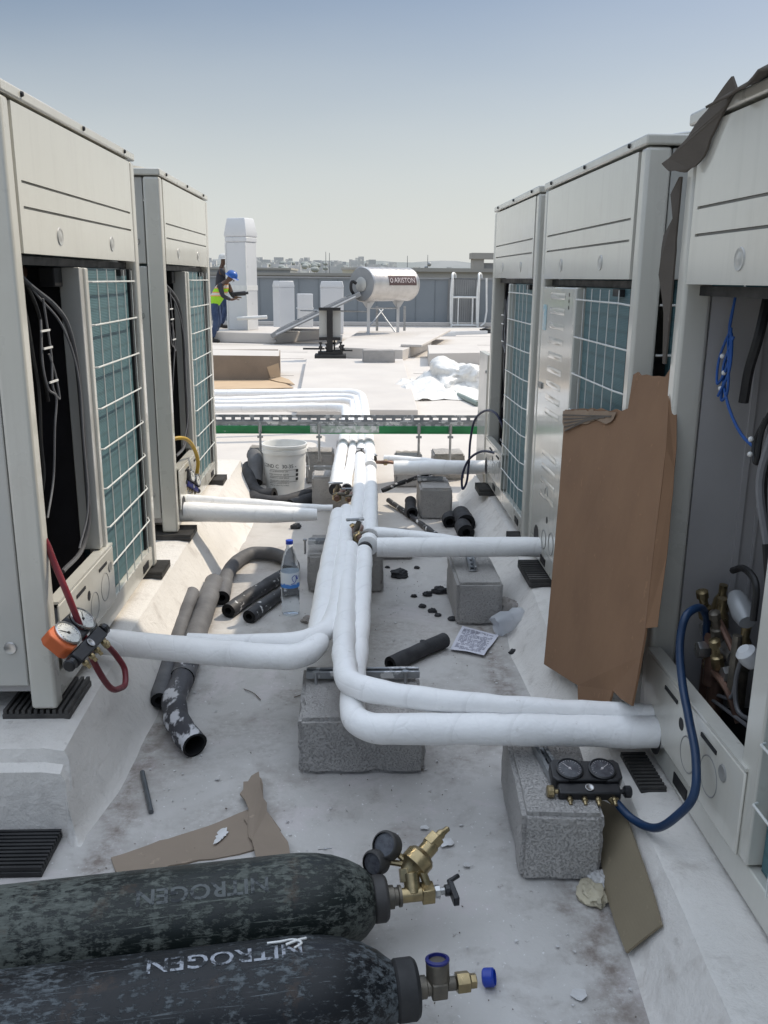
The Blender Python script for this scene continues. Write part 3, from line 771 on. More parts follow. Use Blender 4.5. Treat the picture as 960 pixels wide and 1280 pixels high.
# cables inside the open compartments (unit coordinates: x across the front, y inwards, z up)
def cable_set(u, s=1):
    H_ = .12
    inner_wires(u, [
        ('conduit', [(.20, .10, 1.27), (.27, .06, 1.20), (.38, .03, 1.14), (.46, .02, 1.08), (.525, .02, .95), (.535, .02, .75), (.53, .02, .55), (.52, .02, .43), (.46, .03, .35), (.28, .04, .33)], .0075, M['conduit']),
        ('cable', [(.22, .09, 1.27), (.30, .05, 1.17), (.42, .025, 1.08), (.50, .012, .93), (.508, .012, .70), (.50, .014, .47), (.43, .03, .36)], .0035, M['wiregrey']),
        ('cable', [(.22, .12, 1.27), (.23, .07, 1.15), (.22, .05, 1.0), (.24, .05, .9), (.22, .05, .75), (.24, .06, .63), (.19, .08, .52)], .007, M['wireblack']),
        ('cable', [(.25, .10, 1.27), (.27, .06, 1.18), (.29, .045, 1.10), (.27, .045, .98), (.30, .045, .86)], .006, M['wireblack']),
        ('wire', [(.29, .03, 1.16), (.32, .03, .99), (.31, .03, .90), (.36, .03, .86), (.34, .03, .94), (.30, .03, 1.0)], .0035, M['wiregrey']),
        ('wire', [(.27, .035, 1.10), (.24, .03, .97), (.27, .03, .90), (.33, .03, .87), (.31, .035, .78), (.30, .05, .62), (.22, .05, .52)], .0035, M['wiregrey']),
        ('wire', [(.16, .10, 1.12), (.26, .13, 1.19), (.36, .15, 1.25)], .004, M['wireblue']),
        ('wire', [(.085, .15, 1.26), (.09, .14, 1.15), (.085, .15, 1.04)], .006, M['wireblue'])])
    for (x, z) in ((.275, 1.07), (.285, 1.02), (.31, .92)):
        b = MB(); b.box(x - .05, x + .025, .020, .024, z - .0028, z + .0028); b.build('cable_tie', M['white'], u)
    b = MB(); b.cyl((.16, .2, 1.235), (.47, .16, 1.235), .032, n=14); b.build('copper_header', M['copper'], u)
    b = MB(); b.box(.47, .548, .05, .10, 1.19, 1.25); b.build('terminal_block', M['dark'], u, bevel=.004)
cable_set(L1); cable_set(L2); cable_set(R1)
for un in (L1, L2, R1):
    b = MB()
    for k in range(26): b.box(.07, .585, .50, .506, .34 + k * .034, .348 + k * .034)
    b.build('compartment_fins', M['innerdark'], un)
# R3: blue wire bundle, black harness, service valves
inner_wires(R3, [
    ('wire', [(.060 + .02, .12, 1.28), (.085, .11, 1.20), (.13, .10, 1.15), (.11, .10, 1.08), (.15, .09, 1.04), (.12, .09, 1.10), (.14, .10, 1.18)], .0035, M['wireblue']),
    ('wire', [(.12, .10, 1.20), (.15, .09, 1.12), (.12, .08, 1.06), (.09, .09, 1.12), (.12, .10, 1.19), (.16, .09, 1.10), (.13, .08, 1.03)], .0035, M['wireblue']),
    ('wire', [(.09, .115, 1.28), (.11, .10, 1.17), (.15, .09, 1.12), (.16, .09, 1.04), (.13, .09, 1.02), (.12, .10, 1.12)], .0035, M['wireblue']),
    ('wire', [(.14, .09, 1.05), (.19, .09, 1.0), (.25, .10, .95), (.31, .12, .92)], .004, M['wireblue']),
    ('cable', [(.17, .16, 1.27), (.19, .14, 1.18), (.18, .13, 1.10), (.17, .13, 1.02)], .013, M['wireblack']),
    ('cable', [(.22, .18, 1.23), (.30, .16, 1.22), (.42, .15, 1.22)], .012, M['wireblack']),
    ('cable', [(.32, .12, 1.0), (.30, .11, .94), (.34, .10, .90), (.33, .11, .98), (.36, .12, 1.04)], .007, M['wireblack']),
    ('cable', [(.36, .12, 1.25), (.355, .12, 1.0), (.35, .12, .84), (.38, .13, .70), (.42, .14, .55)], .009, M['wireblack']),
    ('cable', [(.39, .11, 1.25), (.385, .11, 1.0), (.37, .10, .86), (.40, .12, .72)], .010, M['wiregrey']),
    ('capillary', [(.40, .10, .46), (.39, .09, .36), (.42, .09, .30), (.50, .10, .31)], .006, M['conduit']),
    ('capillary', [(.24, .12, .25), (.36, .10, .31), (.37, .10, .38)], .005, M['wiregrey']),
    ('capillary', [(.20, .12, .22), (.33, .11, .25), (.50, .12, .27)], .005, M['wiregrey'])])
for (x, z) in ((.12, 1.13), (.14, 1.09), (.13, 1.05), (.33, .955), (.335, .92)):
    b = MB(); b.sphere((x, .085, z), .0065, 8, 6); b.build('cable_tie', M['white'], R3)
def valve(x, y, z, s, mat):
    t = MB(); t.cyl((x, y, z - .10 * s), (x, y, z + .02 * s), .024 * s, n=14); t.lathe([(.03 * s, 0), (.034 * s, .015 * s), (.03 * s, .03 * s)], (x, y, z + .02 * s), (0, 0, 1), 6)
    o = t.build('service_valve', mat, R3)
    q = MB(); q.lathe([(.02 * s, 0), (.027 * s, .02 * s), (.022 * s, .05 * s), (.012 * s, .07 * s), (.013 * s, .10 * s)], (x, y, z + .05 * s), (.1, 0, 1), 12); q.build('valve_stem', M['brass'], o)
    q = MB(); q.lathe([(.022 * s, 0), (.026 * s, .012 * s), (.022 * s, .03 * s)], (x, y - .02 * s, z), (0, -1, 0), 6); q.build('valve_cap', M['steel'], o)
valve(.10, .16, .38, .9, M['brassdull']); valve(.19, .12, .36, 1.0, M['copper']); valve(.30, .14, .34, .9, M['brassdull'])
for (x, y, z, s_, m_) in ((.145, .10, .455, .8, 'brass'), (.235, .10, .43, .75, 'brassdull'), (.275, .09, .37, .7, 'brass')):
    b = MB(); b.lathe([(.016 * s_, -.03), (.024 * s_, -.02), (.024 * s_, .01), (.016 * s_, .014), (.014 * s_, .04), (.021 * s_, .042), (.021 * s_, .06), (.01 * s_, .064)], (x, y, z), (.15, -.3, 1), 8); b.build('service_port', M[m_], R3)
for pts in ([(.15, .12, .42), (.20, .10, .47), (.25, .11, .44), (.30, .12, .40)], [(.22, .11, .30), (.27, .09, .33), (.33, .10, .31), (.37, .12, .24)]):
    b = MB(); b.tube(pts, .009, 8, 5); b.build('copper_line', M['copper'], R3)
b = MB(); b.cyl((.16, .13, .40), (.30, .13, .385), .026, n=12); b.build('valve_manifold', M['steel'], R3)
b = MB(); b.lathe([(.018, 0), (.026, .02), (.028, .07), (.02, .10)], (.27, .12, .545), (.85, -.05, -.35), 16); b.build('strainer', M['greymetal'], R3)
b = MB(); b.lathe([(.02, 0), (.025, .015), (.025, .04), (.015, .05)], (.41, .12, .42), (0, -.6, .75), 16); b.build('solenoid', M['whitemetal'], R3)
b = MB(); b.tube([(.24, .12, .60), (.30, .12, .625), (.37, .12, .61), (.38, .12, .52)], .009, 8, 5); b.build('capillary', M['wireblack'], R3)
b = MB(); b.cyl((.33, .11, .30), (.33, .11, .46), .012, n=10); b.build('copper_stub', M['brassdull'], R3)
for (x, y, z1, r_, m_) in ((.12, .15, .30, .03, 'copper'), (.20, .13, .28, .022, 'copper'), (.42, .22, .26, .07, 'innerdark')):
    b = MB(); b.cyl((x, y, .121), (x, y, z1), r_, n=16); b.build('riser_pipe', M[m_], R3)

# rubber pads under the units' feet
PG = 'ribbed rubber pads under the condenser units'
def pad(x0, x1, y0, y1, z0, z1, label, mat='rubberdust', group=PG, along='x'):
    t = thing('rubber_pad', label, 'pad', ((x0 + x1) / 2, (y0 + y1) / 2, z0), 0, group)
    w, d, h = (x1 - x0) / 2, (y1 - y0) / 2, z1 - z0
    b = MB(); b.box(-w, w, -d, d, 0, h * .55); b.build('base', M[mat], t, bevel=.002)
    b = MB(); n = 11
    for k in range(n):
        c = -1 + 2 * (k + .5) / n
        if along == 'x': b.box(-w, w, d * c - d * .55 / n, d * c + d * .55 / n, h * .55 + .0005, h)
        else: b.box(w * c - w * .55 / n, w * c + w * .55 / n, -d, d, h * .55 + .0005, h)
    b.build('ribs', M[mat], t)
    return t
pad(-1.02, -.825, 2.375, 2.60, .227, .258, 'ribbed rubber pad under the near foot of the left near unit', along='y')
pad(-.99, -.812, 3.62, 3.80, .227, .258, 'ribbed rubber pad under the far corner of the left near unit')
pad(-1.0, -.79, 4.19, 4.38, .225, .258, 'ribbed rubber pad under the near foot of the far left unit')
pad(-.95, -.80, 5.40, 5.58, .225, .258, 'ribbed rubber pad under the far corner of the far left unit')
pad(.80, .98, 5.36, 5.56, .168, .210, 'black rubber pad under the far foot of the farthest right unit')
pad(.81, .98, 4.32, 4.42, .168, .210, 'black rubber pad at the near end of the farthest right unit')
pad(.785, .98, 3.66, 3.95, .168, .206, 'black rubber pad under the white ribbed-panel unit')
pad(.768, .838, 2.05, 2.24, .166, .182, 'black rubber pad below the thick white pipe at the nearest right unit')
pad(-1.03, -.79, 1.965, 2.135, .001, .028, 'black ribbed rubber pad lying loose on the floor at far left', 'rubber', 'loose rubber pads')
# stray grey panel end beyond the far right unit
b = MB(); b.box(.862, .90, 5.63, 5.98, .17, 1.02); b.box(.855, .861, 5.66, 5.68, .9, .92)
tag(b.build('metal_panel', M['sidegrey'], bevel=.006), 'plain grey sheet panel standing on edge beyond the farthest right unit', 'panel')
# ================================================================ PIPES
def mk(name, label, cat, mats, group=None, **kw):
    pass
ELB = 'white insulated refrigerant pipes'
def pipe(label, parts, group=ELB):
    t = thing('insulated_pipe', label, 'pipe', parts[0][1][0], 0, group)
    o = V(parts[0][1][0])
    for nm, pts, r, rough in parts:
        b = MB(); b.tube([V(p) - o for p in pts], r, 20, 9, 0, rough, seed=len(nm) + pts[0][0] * 7)
        b.build(nm, M['pipe'], t, ang=70)
    return t
# thick and thin lines to the near right unit
pipe('thick white pipe running back along the floor and elbowing right into the nearest right unit',
     [('insulation', [(.90, 2.165, .285), (.75, 2.175, .280), (.5, 2.20, .275), (.25, 2.225, .268), (.12, 2.232, .264), (.055, 2.245, .263), (.012, 2.285, .266), (.002, 2.36, .272), (.012, 2.6, .28), (.03, 2.95, .285), (.045, 3.4, .29), (.058, 3.80, .29)],
       lambda t: .0445 if t < .40 else .0445 - .008 * min(1, (t - .40) / .2), .003)])
pipe('thinner white pipe lying on the thick one, curving right into the nearest right unit',
     [('insulation', [(0.900, 2.203, 0.317), (0.700, 2.223, 0.317), (0.450, 2.253, 0.320), (0.250, 2.278, 0.328), (0.120, 2.303, 0.335), (0.045, 2.338, 0.335), (-0.005, 2.398, 0.330), (-0.022, 2.520, 0.330), (-0.024, 2.800, 0.318), (-0.022, 3.200, 0.308), (-0.012, 3.600, 0.300), (-0.006, 3.820, 0.298)],
       lambda t: .026 + .012 * min(1, t / .45), .004)])
# wrapped pair to the near left unit
pipe('wrapped pair of white pipes elbowing left into the near left unit below the orange gauge',
     [('insulation', [(-.90, 2.80, .30), (-.80, 2.775, .298), (-.6, 2.735, .294), (-.4, 2.70, .288), (-.25, 2.685, .283), (-.175, 2.695, .282), (-.125, 2.76, .283), (-.115, 2.9, .285), (-.105, 3.3, .29), (-.09, 3.8, .295), (-.075, 4.15, .30), (-.068, 4.42, .30)],
       lambda t: .044 - .004 * t, .003),
      ('inner_insulation', [(-.55, 2.775, .310), (-.4, 2.76, .308), (-.25, 2.755, .306), (-.15, 2.78, .305), (-.085, 2.86, .305), (-.062, 3.0, .30), (-.045, 3.4, .30), (-.035, 3.8, .30), (-.028, 4.2, .30), (-.026, 4.50, .30)],
       lambda t: .020 + .018 * min(1, t / .5), .003)])
pipe('wrapped white pipe pair crossing the lit floor to the far left unit',
     [('insulation', [(-.93, 4.36, .335), (-.75, 4.37, .325), (-.5, 4.39, .312), (-.3, 4.41, .302), (-.18, 4.42, .30)], lambda t: .050 - .020 * t * t, .003),
      ('inner_insulation', [(-.93, 4.43, .385), (-.7, 4.45, .365), (-.45, 4.48, .34), (-.25, 4.49, .32), (-.10, 4.50, .315)], lambda t: .026 - .008 * t, .003)])
pipe('thick white pipe going straight right from the trunk to the white ribbed-panel unit',
     [('insulation', [(.115, 3.865, .293), (.3, 3.865, .293), (.6, 3.865, .294), (.90, 3.865, .294)], .0455, .003),
      ('inner_insulation', [(.075, 4.07, .30), (.20, 4.05, .30), (.35, 3.995, .30), (.50, 3.93, .30)], lambda t: .036 - .012 * t, .003)])
pipe('white pipe going right from the trunk to the farthest right unit',
     [('insulation', [(.275, 5.62, .292), (.5, 5.62, .296), (.7, 5.61, .30), (.90, 5.60, .30)], .046, .003),
      ('inner_insulation', [(.22, 5.80, .315), (.35, 5.76, .318), (.5, 5.70, .32), (.64, 5.65, .318)], lambda t: .030 - .014 * t, .003)])
# far trunk lines: under the cable tray, then away to the left
pipe('leftmost far trunk pipe, its cut end resting at the copper joint',
     [('insulation', [(-.092, 4.98, .30), (-.09, 5.3, .30), (-.078, 5.9, .295), (-.06, 6.6, .29), (-.055, 7.3, .29), (-.052, 8.0, .30), (-.07, 8.25, .30), (-.15, 8.34, .30), (-.4, 8.34, .30), (-1.0, 8.25, .30), (-1.7, 8.2, .30), (-2.4, 8.15, .30)], .040, .003)])
pipe('slim second far trunk pipe with a black open end beside the copper joint',
     [('insulation', [(-.028, 5.0, .30), (-.025, 5.3, .30), (-.008, 5.7, .295), (.012, 6.6, .29), (.016, 7.4, .29), (.012, 8.4, .31), (-.01, 8.66, .31), (-.10, 8.76, .31), (-.4, 8.70, .31), (-1.0, 8.55, .31), (-1.7, 8.5, .31), (-2.4, 8.45, .31)], .030, .003)])
pipe('third trunk pipe reaching from the brass valve back under the cable tray',
     [('insulation', [(.008, 4.12, .30), (.022, 4.45, .30), (.040, 4.9, .30), (.052, 5.4, .30), (.058, 5.95, .30)], .036, .003)])
pipe('rightmost trunk pipe, thick and white, running back under the cable tray and away left',
     [('insulation', [(.085, 4.02, .298), (.095, 4.4, .298), (.108, 4.9, .298), (.118, 5.5, .295)], .041, .003),
      ('far_insulation', [(.12, 5.62, .295), (.125, 6.0, .292), (.128, 6.6, .29), (.125, 7.4, .29), (.11, 8.6, .33), (.085, 9.0, .33), (0, 9.17, .33), (-.2, 9.2, .33), (-.8, 9.12, .33), (-1.6, 9.05, .33), (-2.4, 9.0, .33)], .044, .003)])
pipe('short white trunk pipe emerging under the tray behind the black union',
     [('insulation', [(.066, 6.10, .30), (.072, 6.5, .292), (.07, 7.0, .29), (.06, 7.7, .30), (.05, 8.5, .32), (.02, 8.86, .32), (-.08, 8.95, .32), (-.5, 8.93, .315), (-1.2, 8.75, .31), (-2.4, 8.7, .31)], .034, .003)])
# copper branch joints between the trunk lengths
def joint(label, loc, rz, s=1):
    t = thing('branch_joint', label, 'pipe joint', loc, rz, 'branch joints on the pipe trunk')
    b = MB(); b.tube([(0, -.10 * s, 0), (0, -.03 * s, .005), (0, .05 * s, 0), (0, .12 * s, 0)], .014 * s, 12, 5); b.tube([(0, -.02 * s, 0), (.03 * s, .04 * s, .01), (.035 * s, .12 * s, .0)], .011 * s, 12, 5)
    b.build('copper_tube', M['copper'], t)
    b = MB(); b.lathe([(.020 * s, 0), (.026 * s, .008 * s), (.026 * s, .03 * s), (.020 * s, .04 * s)], (0, -.075 * s, 0), (0, 1, 0), 6); b.build('flare_nut', M['brass'], t); b = MB(); b.lathe([(.02 * s, 0), (.024 * s, .006 * s), (.024 * s, .026 * s), (.018 * s, .03 * s)], (0, .05 * s, 0), (0, 1, 0), 6); b.build('flare_nut', M['brass'], t)
    b = MB(); b.lathe([(.011 * s, 0), (.013 * s, .02 * s), (.010 * s, .045 * s)], (-.005, -.01, .012 * s), (.3, -.2, 1), 10); b.build('valve_stem', M['brassdull'], t)
    b = MB(); b.box(-.045 * s, .03 * s, -.022 * s, -.006 * s, .058 * s, .068 * s); b.build('lever', M['galvpaint'], t, bevel=.003)
    b = MB(); b.tube([(-.02 * s, -.06 * s, .012), (.03 * s, -.07 * s, .02), (.06 * s, -.05 * s, -.01)], .009 * s, 8, 5); b.sphere((.064 * s, -.05 * s, -.012), .016 * s, 10, 8); b.build('side_port', M['brassdull'], t)
    return t
joint('copper branch joint between the left trunk pipes, painted white in part', (-.082, 4.86, .30), 0, 1.1)
joint('brass valve joint in the middle of the trunk beside the thick right branch', (.022, 4.02, .315), .2, 1.15)
joint('dark union joint on the trunk just before the cable tray', (.066, 6.02, .30), 0, .75)
joint('small copper joint on the slim left trunk pipe beside the pale one', (-.022, 4.80, .30), .1, .8)
joint('dark joint where the farthest right branch leaves the trunk', (.17, 5.70, .31), -1.35, .85)
b = MB(); b.lathe([(.040, 0), (.046, .008), (.046, .075), (.036, .085)], (.088, 3.90, .296), (.02, 1, 0), 20); b.lathe([(.036, 0), (.041, .004), (.041, .02), (.036, .024)], (.0, 0, -5), (0, 1, 0), 8)
b = MB(); b.lathe([(.030, 0), (.047, .006), (.047, .07), (.030, .078)], (.075, 3.87, .295), (.05, 1, .02), 20)
tag(b.build('pipe_collar', M['pipe']), 'short white collar on the trunk at the thick right branch', 'pipe collar')
b = MB(); b.lathe([(.029, 0), (.034, .004), (.034, .026), (.029, .03)], (.06, 3.83, .29), (.05, 1, .02), 20)
tag(b.build('pipe_clamp', M['rubber']), 'black band around the trunk pipe end at the thick right branch', 'clamp', 'black bands on the trunk pipes')
b = MB(); b.lathe([(.03, 0), (.038, .004), (.038, .03), (.03, .034)], (.058, 5.96, .30), (.05, 1, .0), 20)
tag(b.build('pipe_clamp', M['rubber']), 'black band around the trunk pipe just before the cable tray', 'clamp', 'black bands on the trunk pipes')
for (c, r, lb) in (((-.093, 4.968, .30), .037, 'dark bare end of the leftmost far trunk pipe at the copper joint'), ((-.028, 4.988, .30), .029, 'black open end of the slim far trunk pipe')):
    b = MB(); b.lathe([(r * 1.02, 0), (r * 1.05, .006), (r * 1.05, .03), (r, .034)], c, (0, 1, 0), 20); b.lathe([(r * .8, 0), (.001, .0005)], (c[0], c[1] - .001, c[2]), (0, -1, 0), 16, 0, False, False)
    tag(b.build('pipe_end_ring', M['foam']), lb, 'pipe end')
# torn dark foam showing at the hole of the near right unit
b = MB(); b.tube([(.838, 2.18, .300), (.85, 2.18, .300), (.862, 2.18, .300)], .060, 18, 4, 0, .008); tag(b.build('foam_collar', M['foam']), 'ragged black foam collar where the thick pipe enters the nearest right unit', 'collar')

# ================================================================ CONCRETE BLOCKS AND STRUTS
BG = 'concrete blocks carrying the pipes'
def block(label, x0, x1, y0, y1, h, rz=0, z0=0.0, group=BG, seed=0):
    bm = bmesh.new(); bmesh.ops.create_cube(bm, size=1)
    w, d = x1 - x0, y1 - y0
    for v in bm.verts: v.co = V((v.co.x * w, v.co.y * d, (v.co.z + .5) * h))
    bmesh.ops.bevel(bm, geom=bm.edges[:], offset=.012, segments=2, affect='EDGES')
    bmesh.ops.triangulate(bm, faces=bm.faces)
    for _ in range(3): bmesh.ops.subdivide_edges(bm, edges=[e for e in bm.edges if e.calc_length() > .035], cuts=1)
    bmesh.ops.triangulate(bm, faces=bm.faces)
    for v in bm.verts:
        q = v.co * 18 + V((seed * 3.1, 0, 0))
        n = noise.noise(q) * .0035 + noise.noise(q * 3) * .0015
        edge = sum(1 for c, s in ((abs(v.co.x), w / 2), (abs(v.co.y), d / 2), (abs(v.co.z - h / 2), h / 2)) if c > s - .016)
        if edge >= 2: n -= max(0, noise.noise(v.co * 30 + V((seed, 2, 0)))) * .014
        c = V((v.co.x, v.co.y, v.co.z - h / 2)); 
        if v.co.z > .003: v.co += c.normalized() * n
    me = bpy.data.meshes.new('concrete_block'); bm.to_mesh(me); bm.free(); me.materials.append(M['concrete'])
    me.polygons.foreach_set('use_smooth', [True] * len(me.polygons)); me.set_sharp_from_angle(angle=math.radians(32))
    o = bpy.data.objects.new('concrete_block', me); COL.objects.link(o)
    o.location = ((x0 + x1) / 2, (y0 + y1) / 2, z0); o.rotation_euler = (0, 0, rz)
    return tag(o, label, 'concrete block', group)
block('grey concrete block under the near pipe elbow in the middle of the floor', -.165, .228, 2.43, 2.82, .19, seed=1)
block('grey concrete block with the black pressure gauge set on top', .440, .648, 1.915, 2.38, .195, rz=-.06, seed=2)
block('grey concrete block beside the crumpled bottle and the paper sheet', .462, .665, 3.63, 4.06, .20, seed=3)
block('grey concrete block standing behind the black tube scraps near the farthest right unit', .435, .640, 5.41, 5.76, .205, seed=4)
block('concrete block under the far cable tray post on the right', .32, .52, 6.30, 6.52, .235, seed=5)
block('concrete block under the right end of the cable tray', .62, .86, 6.55, 6.80, .20, seed=6)
block('grey concrete block behind the water bottle under the trunk pipes', -.215, .155, 4.06, 4.42, .195, seed=7)
block('pale concrete block right of the bucket under the left trunk pipes', -.262, -.02, 5.66, 5.90, .22, seed=8)
block('concrete block left of the bucket, partly hidden by it', -.76, -.56, 6.37, 6.6, .265, seed=9)
block('concrete block behind the bucket below the cable tray', -.34, -.13, 6.42, 6.64, .24, seed=10)
block('low concrete block between the trunk and the speckled black tubes', .10, .335, 4.58, 4.78, .13, seed=11)
block('second concrete block stacked below the tray behind the trunk pipes', -.12, .10, 6.85, 7.1, .22, seed=12)
SG = 'steel channel rails on the blocks'
def strut(label, x0, x1, y, z, w=.04, h=.022, legs=(), rz=0, mat='galvpaint'):
    t = thing('strut_channel', label, 'channel rail', ((x0 + x1) / 2, y, z), rz, SG)
    L = (x1 - x0) / 2; b = MB()
    b.box(-L, L, -w / 2, w / 2, 0, .003); b.box(-L, L, -w / 2, -w / 2 + .003, .0035, h); b.box(-L, L, w / 2 - .003, w / 2, .0035, h)
    b.box(-L, L, -w / 2 + .0035, -w / 2 + .010, h - .003, h); b.box(-L, L, w / 2 - .010, w / 2 - .0035, h - .003, h)
    b.build('channel', M[mat], t)
    b = MB(); k = max(2, int(L * 2 / .05))
    for i in range(k): x = -L + (i + .5) * 2 * L / k; b.box(x - .013, x + .013, -.007, .007, .0035, .0042)
    b.build('slot_row', M['dark'], t)
    for x in legs:
        b = MB(); b.cyl((x, -w / 2 - .008, -.045), (x, -w / 2 - .008, h), .005, n=8); b.lathe([(.011, 0), (.011, .008)], (x, -w / 2 - .008, h), (0, 0, 1), 6); b.build('threaded_rod', M['galv'], t)
    return t
strut('painted channel rail on the near middle block beneath the pipe elbow', -.15, .225, 2.70, .205, legs=(-.155, .14))
strut('channel rail on the block behind the water bottle', -.21, .10, 4.12, .235, legs=(-.17,))
strut('channel rail on the pale block right of the bucket', -.25, .05, 5.72, .26, legs=(-.19,))
strut('short slotted channel on top of the block with the pressure gauge', -.10, .10, 0, 0, .036, .022).location = (.535, 2.13, .20)
bpy.data.objects['strut_channel.003'].rotation_euler = (0, 0, PI / 2 + .08)
strut('short slotted channel on the block beside the crumpled bottle', -.12, .12, 0, 0, .036, .022).location = (.555, 3.90, .205)
bpy.data.objects['strut_channel.004'].rotation_euler = (0, 0, PI / 2 - .05)
strut('small channel bracket on the block near the farthest right unit', .43, .60, 5.62, .21)

# ================================================================ CABLE TRAY
ct = thing('cable_tray', 'slotted steel cable tray with green lower rail crossing behind the units', 'cable tray', (0, 6.45, 0))
b = MB(); x = -3.2
rails = ((-.085, .428, .475), (.085, .445, .50))
for yy, z0, z1 in rails:
    b.box(-3.2, 3.2, yy - .0015, yy + .0015, z0, z0 + .018); b.box(-3.2, 3.2, yy - .0015, yy + .0015, z1 - .020, z1)
    x = -3.2
    while x < 3.2:
        b.box(x, x + .028, yy - .0014, yy + .0014, z0 + .0182, z1 - .0202); x += .07
b.box(-3.2, 3.2, -.0835, .0835, .4235, .4265)
b.build('slotted_rail', M['galvpaint'], ct)
b = MB(); b.box(-3.2, 3.2, -.098, -.0875, .390, .446); b.box(-3.2, 3.2, -.0870, -.06, .390, .394); b.box(-3.2, 3.2, -.108, -.0985, .390, .395); b.build('green_rail', M['green'], ct, bevel=.002)
b = MB(); b.box(-.30, .20, -.1005, -.0983, .397, .447); b.build('paint_splash', pm('white_overspray', (.62, .62, .62), (.35, .42, .36), 30, .6, 0, .1, 60, lo=.45, hi=.55), ct)
for x in (-.66, -.235, .49, .72, -1.6, 1.6):
    b = MB(); b.cyl((x, -.115, .19), (x, -.115, .47), .009, n=8); b.box(x - .02, x + .02, -.128, -.104, .362, .376); b.box(x - .013, x + .013, -.1105, -.1083, .40, .455); b.build('post', M['galv'], ct)
for dy, r in ((-.03, .011), (.0, .009), (.03, .012)):
    b = MB(); b.tube([(-3.2, dy, .437), (-1, dy + .01, .437), (0, dy - .01, .437), (1.2, dy, .437), (3.2, dy, .437)], r, 8, 5); b.build('tray_cable', M['wiregrey'], ct)

# ================================================================ GAS CYLINDERS
def gas_cylinder(label, p_shoulder, ang, mat, prof):
    t = thing('gas_cylinder', label, 'gas cylinder', (p_shoulder[0], p_shoulder[1], 0), ang)
    b = MB(); b.lathe(prof, (0, 0, p_shoulder[2]), (1, 0, 0), 64)
    b.build('cylinder_body', mat, t, ang=50)
    return t
r = .117
profA = [(.03, -1.33), (.10, -1.33), (.114, -1.30), (r, -1.26), (r, -.6), (r, -.09), (.1160, -.055), (.112, -.020), (.104, .018), (.091, .052), (.075, .080), (.060, .096), (.053, .102)]
cA = gas_cylinder('worn dark green gas cylinder lying on the floor with a brass regulator fitted', (-.055, 1.700, r + .001), math.radians(8.6), M['tankA'], profA)
ZC = r + .001
b = MB(); b.lathe([(.046, 0), (.052, .006), (.052, .030), (.046, .036), (.036, .037)], (.100, 0, ZC), (1, 0, 0), 32); b.build('neck_ring', M['gaugegrey'], cA, bevel=.002)
b = MB(); b.lathe([(.026, 0), (.026, .014), (.020, .016), (.020, .024), (.024, .026), (.024, .032)], (.1375, 0, ZC), (1, 0, 0), 20); b.build('valve_neck', M['brassdull'], cA)
b = MB(); b.cyl((.168, 0, ZC), (.245, 0, ZC), .017, n=14); b.cbox((.232, 0, ZC), (.03, .036, .036)); b.cyl((.198, .0, ZC), (.198, .03, ZC + .035), .019, n=14); b.build('valve_body', M['brass'], cA, bevel=.002)
b = MB(); b.lathe([(.013, 0), (.015, .006), (.015, .014), (.009, .016), (.008, .035)], (.246, 0, ZC), (1, 0, 0), 8); b.build('gland_nut', M['steel'], cA)
b = MB(); b.cyl((.272, 0, ZC), (.286, 0, ZC), .013, n=10); b.cbox((.290, -.012, ZC), (.014, .062, .022)); b.cyl((.285, .02, ZC + .006), (.315, .034, ZC + .01), .006, n=8); b.build('handwheel', M['blackpl'], cA, bevel=.004)
rg = MB()
rg.lathe([(.020, 0), (.024, .01), (.030, .02), (.036, .024), (.036, .05), (.030, .058), (.020, .062), (.020, .09), (.016, .094)], (.190, .035, ZC + .030), (.75, .45, .45), 24)
rg.lathe([(.022, 0), (.022, .028), (.017, .030)], (.252, .075, ZC + .070), (.78, .42, .42), 6)
rg.lathe([(.010, 0), (.012, .012), (.008, .02), (.007, .034), (.003, .038)], (.274, .086, ZC + .082), (.85, .40, .30), 10)
rg.lathe([(.018, 0), (.018, .030)], (.188, .022, ZC + .018), (.0, .6, .8), 6)
rg.cyl((.222, .03, ZC + .045), (.236, .005, ZC + .005), .010, n=10)
rg.build('regulator_body', M['brass'], cA, bevel=.001)
for (o, ax, R_) in (((.150, .075, ZC + .082), (-.55, -.55, .62), .033), ((.122, .062, ZC + .050), (-.72, -.62, .30), .030)):
    b = MB(); b.lathe([(R_ * .86, -.020), (R_, -.016), (R_, .012), (R_ * .9, .018), (R_ * .82, .0185)], o, ax, 28, 0, True, False)
    g = b.build('pressure_gauge', M['gaugegrey'], cA, bevel=.002)
    b = MB(); b.lathe([(R_ * .82, .0120), (.001, .0125)], o, ax, 24, 0, False, False); b.build('dial', M['dialdark'], g)
    q = V(o) - V(ax).normalized() * .018
    b = MB(); b.cyl(q, (.198, .045, ZC + .045), .007, n=10); b.build('gauge_stem', M['brass'], g)
b = MB(); b.box(.008, .040, -.010, .012, 0, .0008, M=Matrix.Translation((-.02, 0, ZC)) @ Matrix.Rotation(math.radians(-38), 4, 'X') @ Matrix.Translation((0, 0, r + .0002))); 
b.build('label_tag', M['stencilB'], cA)
r2 = .120
profB = [(.03, -1.33), (.10, -1.33), (.116, -1.30), (r2, -1.26), (r2, -.6), (r2, -.09), (.119, -.055), (.115, -.015), (.107, .025), (.094, .062), (.077, .092), (.062, .110), (.056, .118)]
cB = gas_cylinder('black worn nitrogen cylinder with white stencilled letters lying nearest the viewer', (-.035, 1.428, r2 + .001), math.radians(7.8), M['tankB'], profB)
ZB = r2 + .001
b = MB(); b.lathe([(.052, 0), (.058, .008), (.058, .042), (.052, .050), (.042, .051)], (.116, 0, ZB), (1, 0, 0), 32); b.build('neck_ring', M['rubber'], cB, bevel=.002)
b = MB(); b.lathe([(.022, 0), (.022, .016), (.018, .018), (.018, .026)], (.1675, 0, ZB), (1, 0, 0), 18); b.build('valve_neck', M['brassdull'], cB)
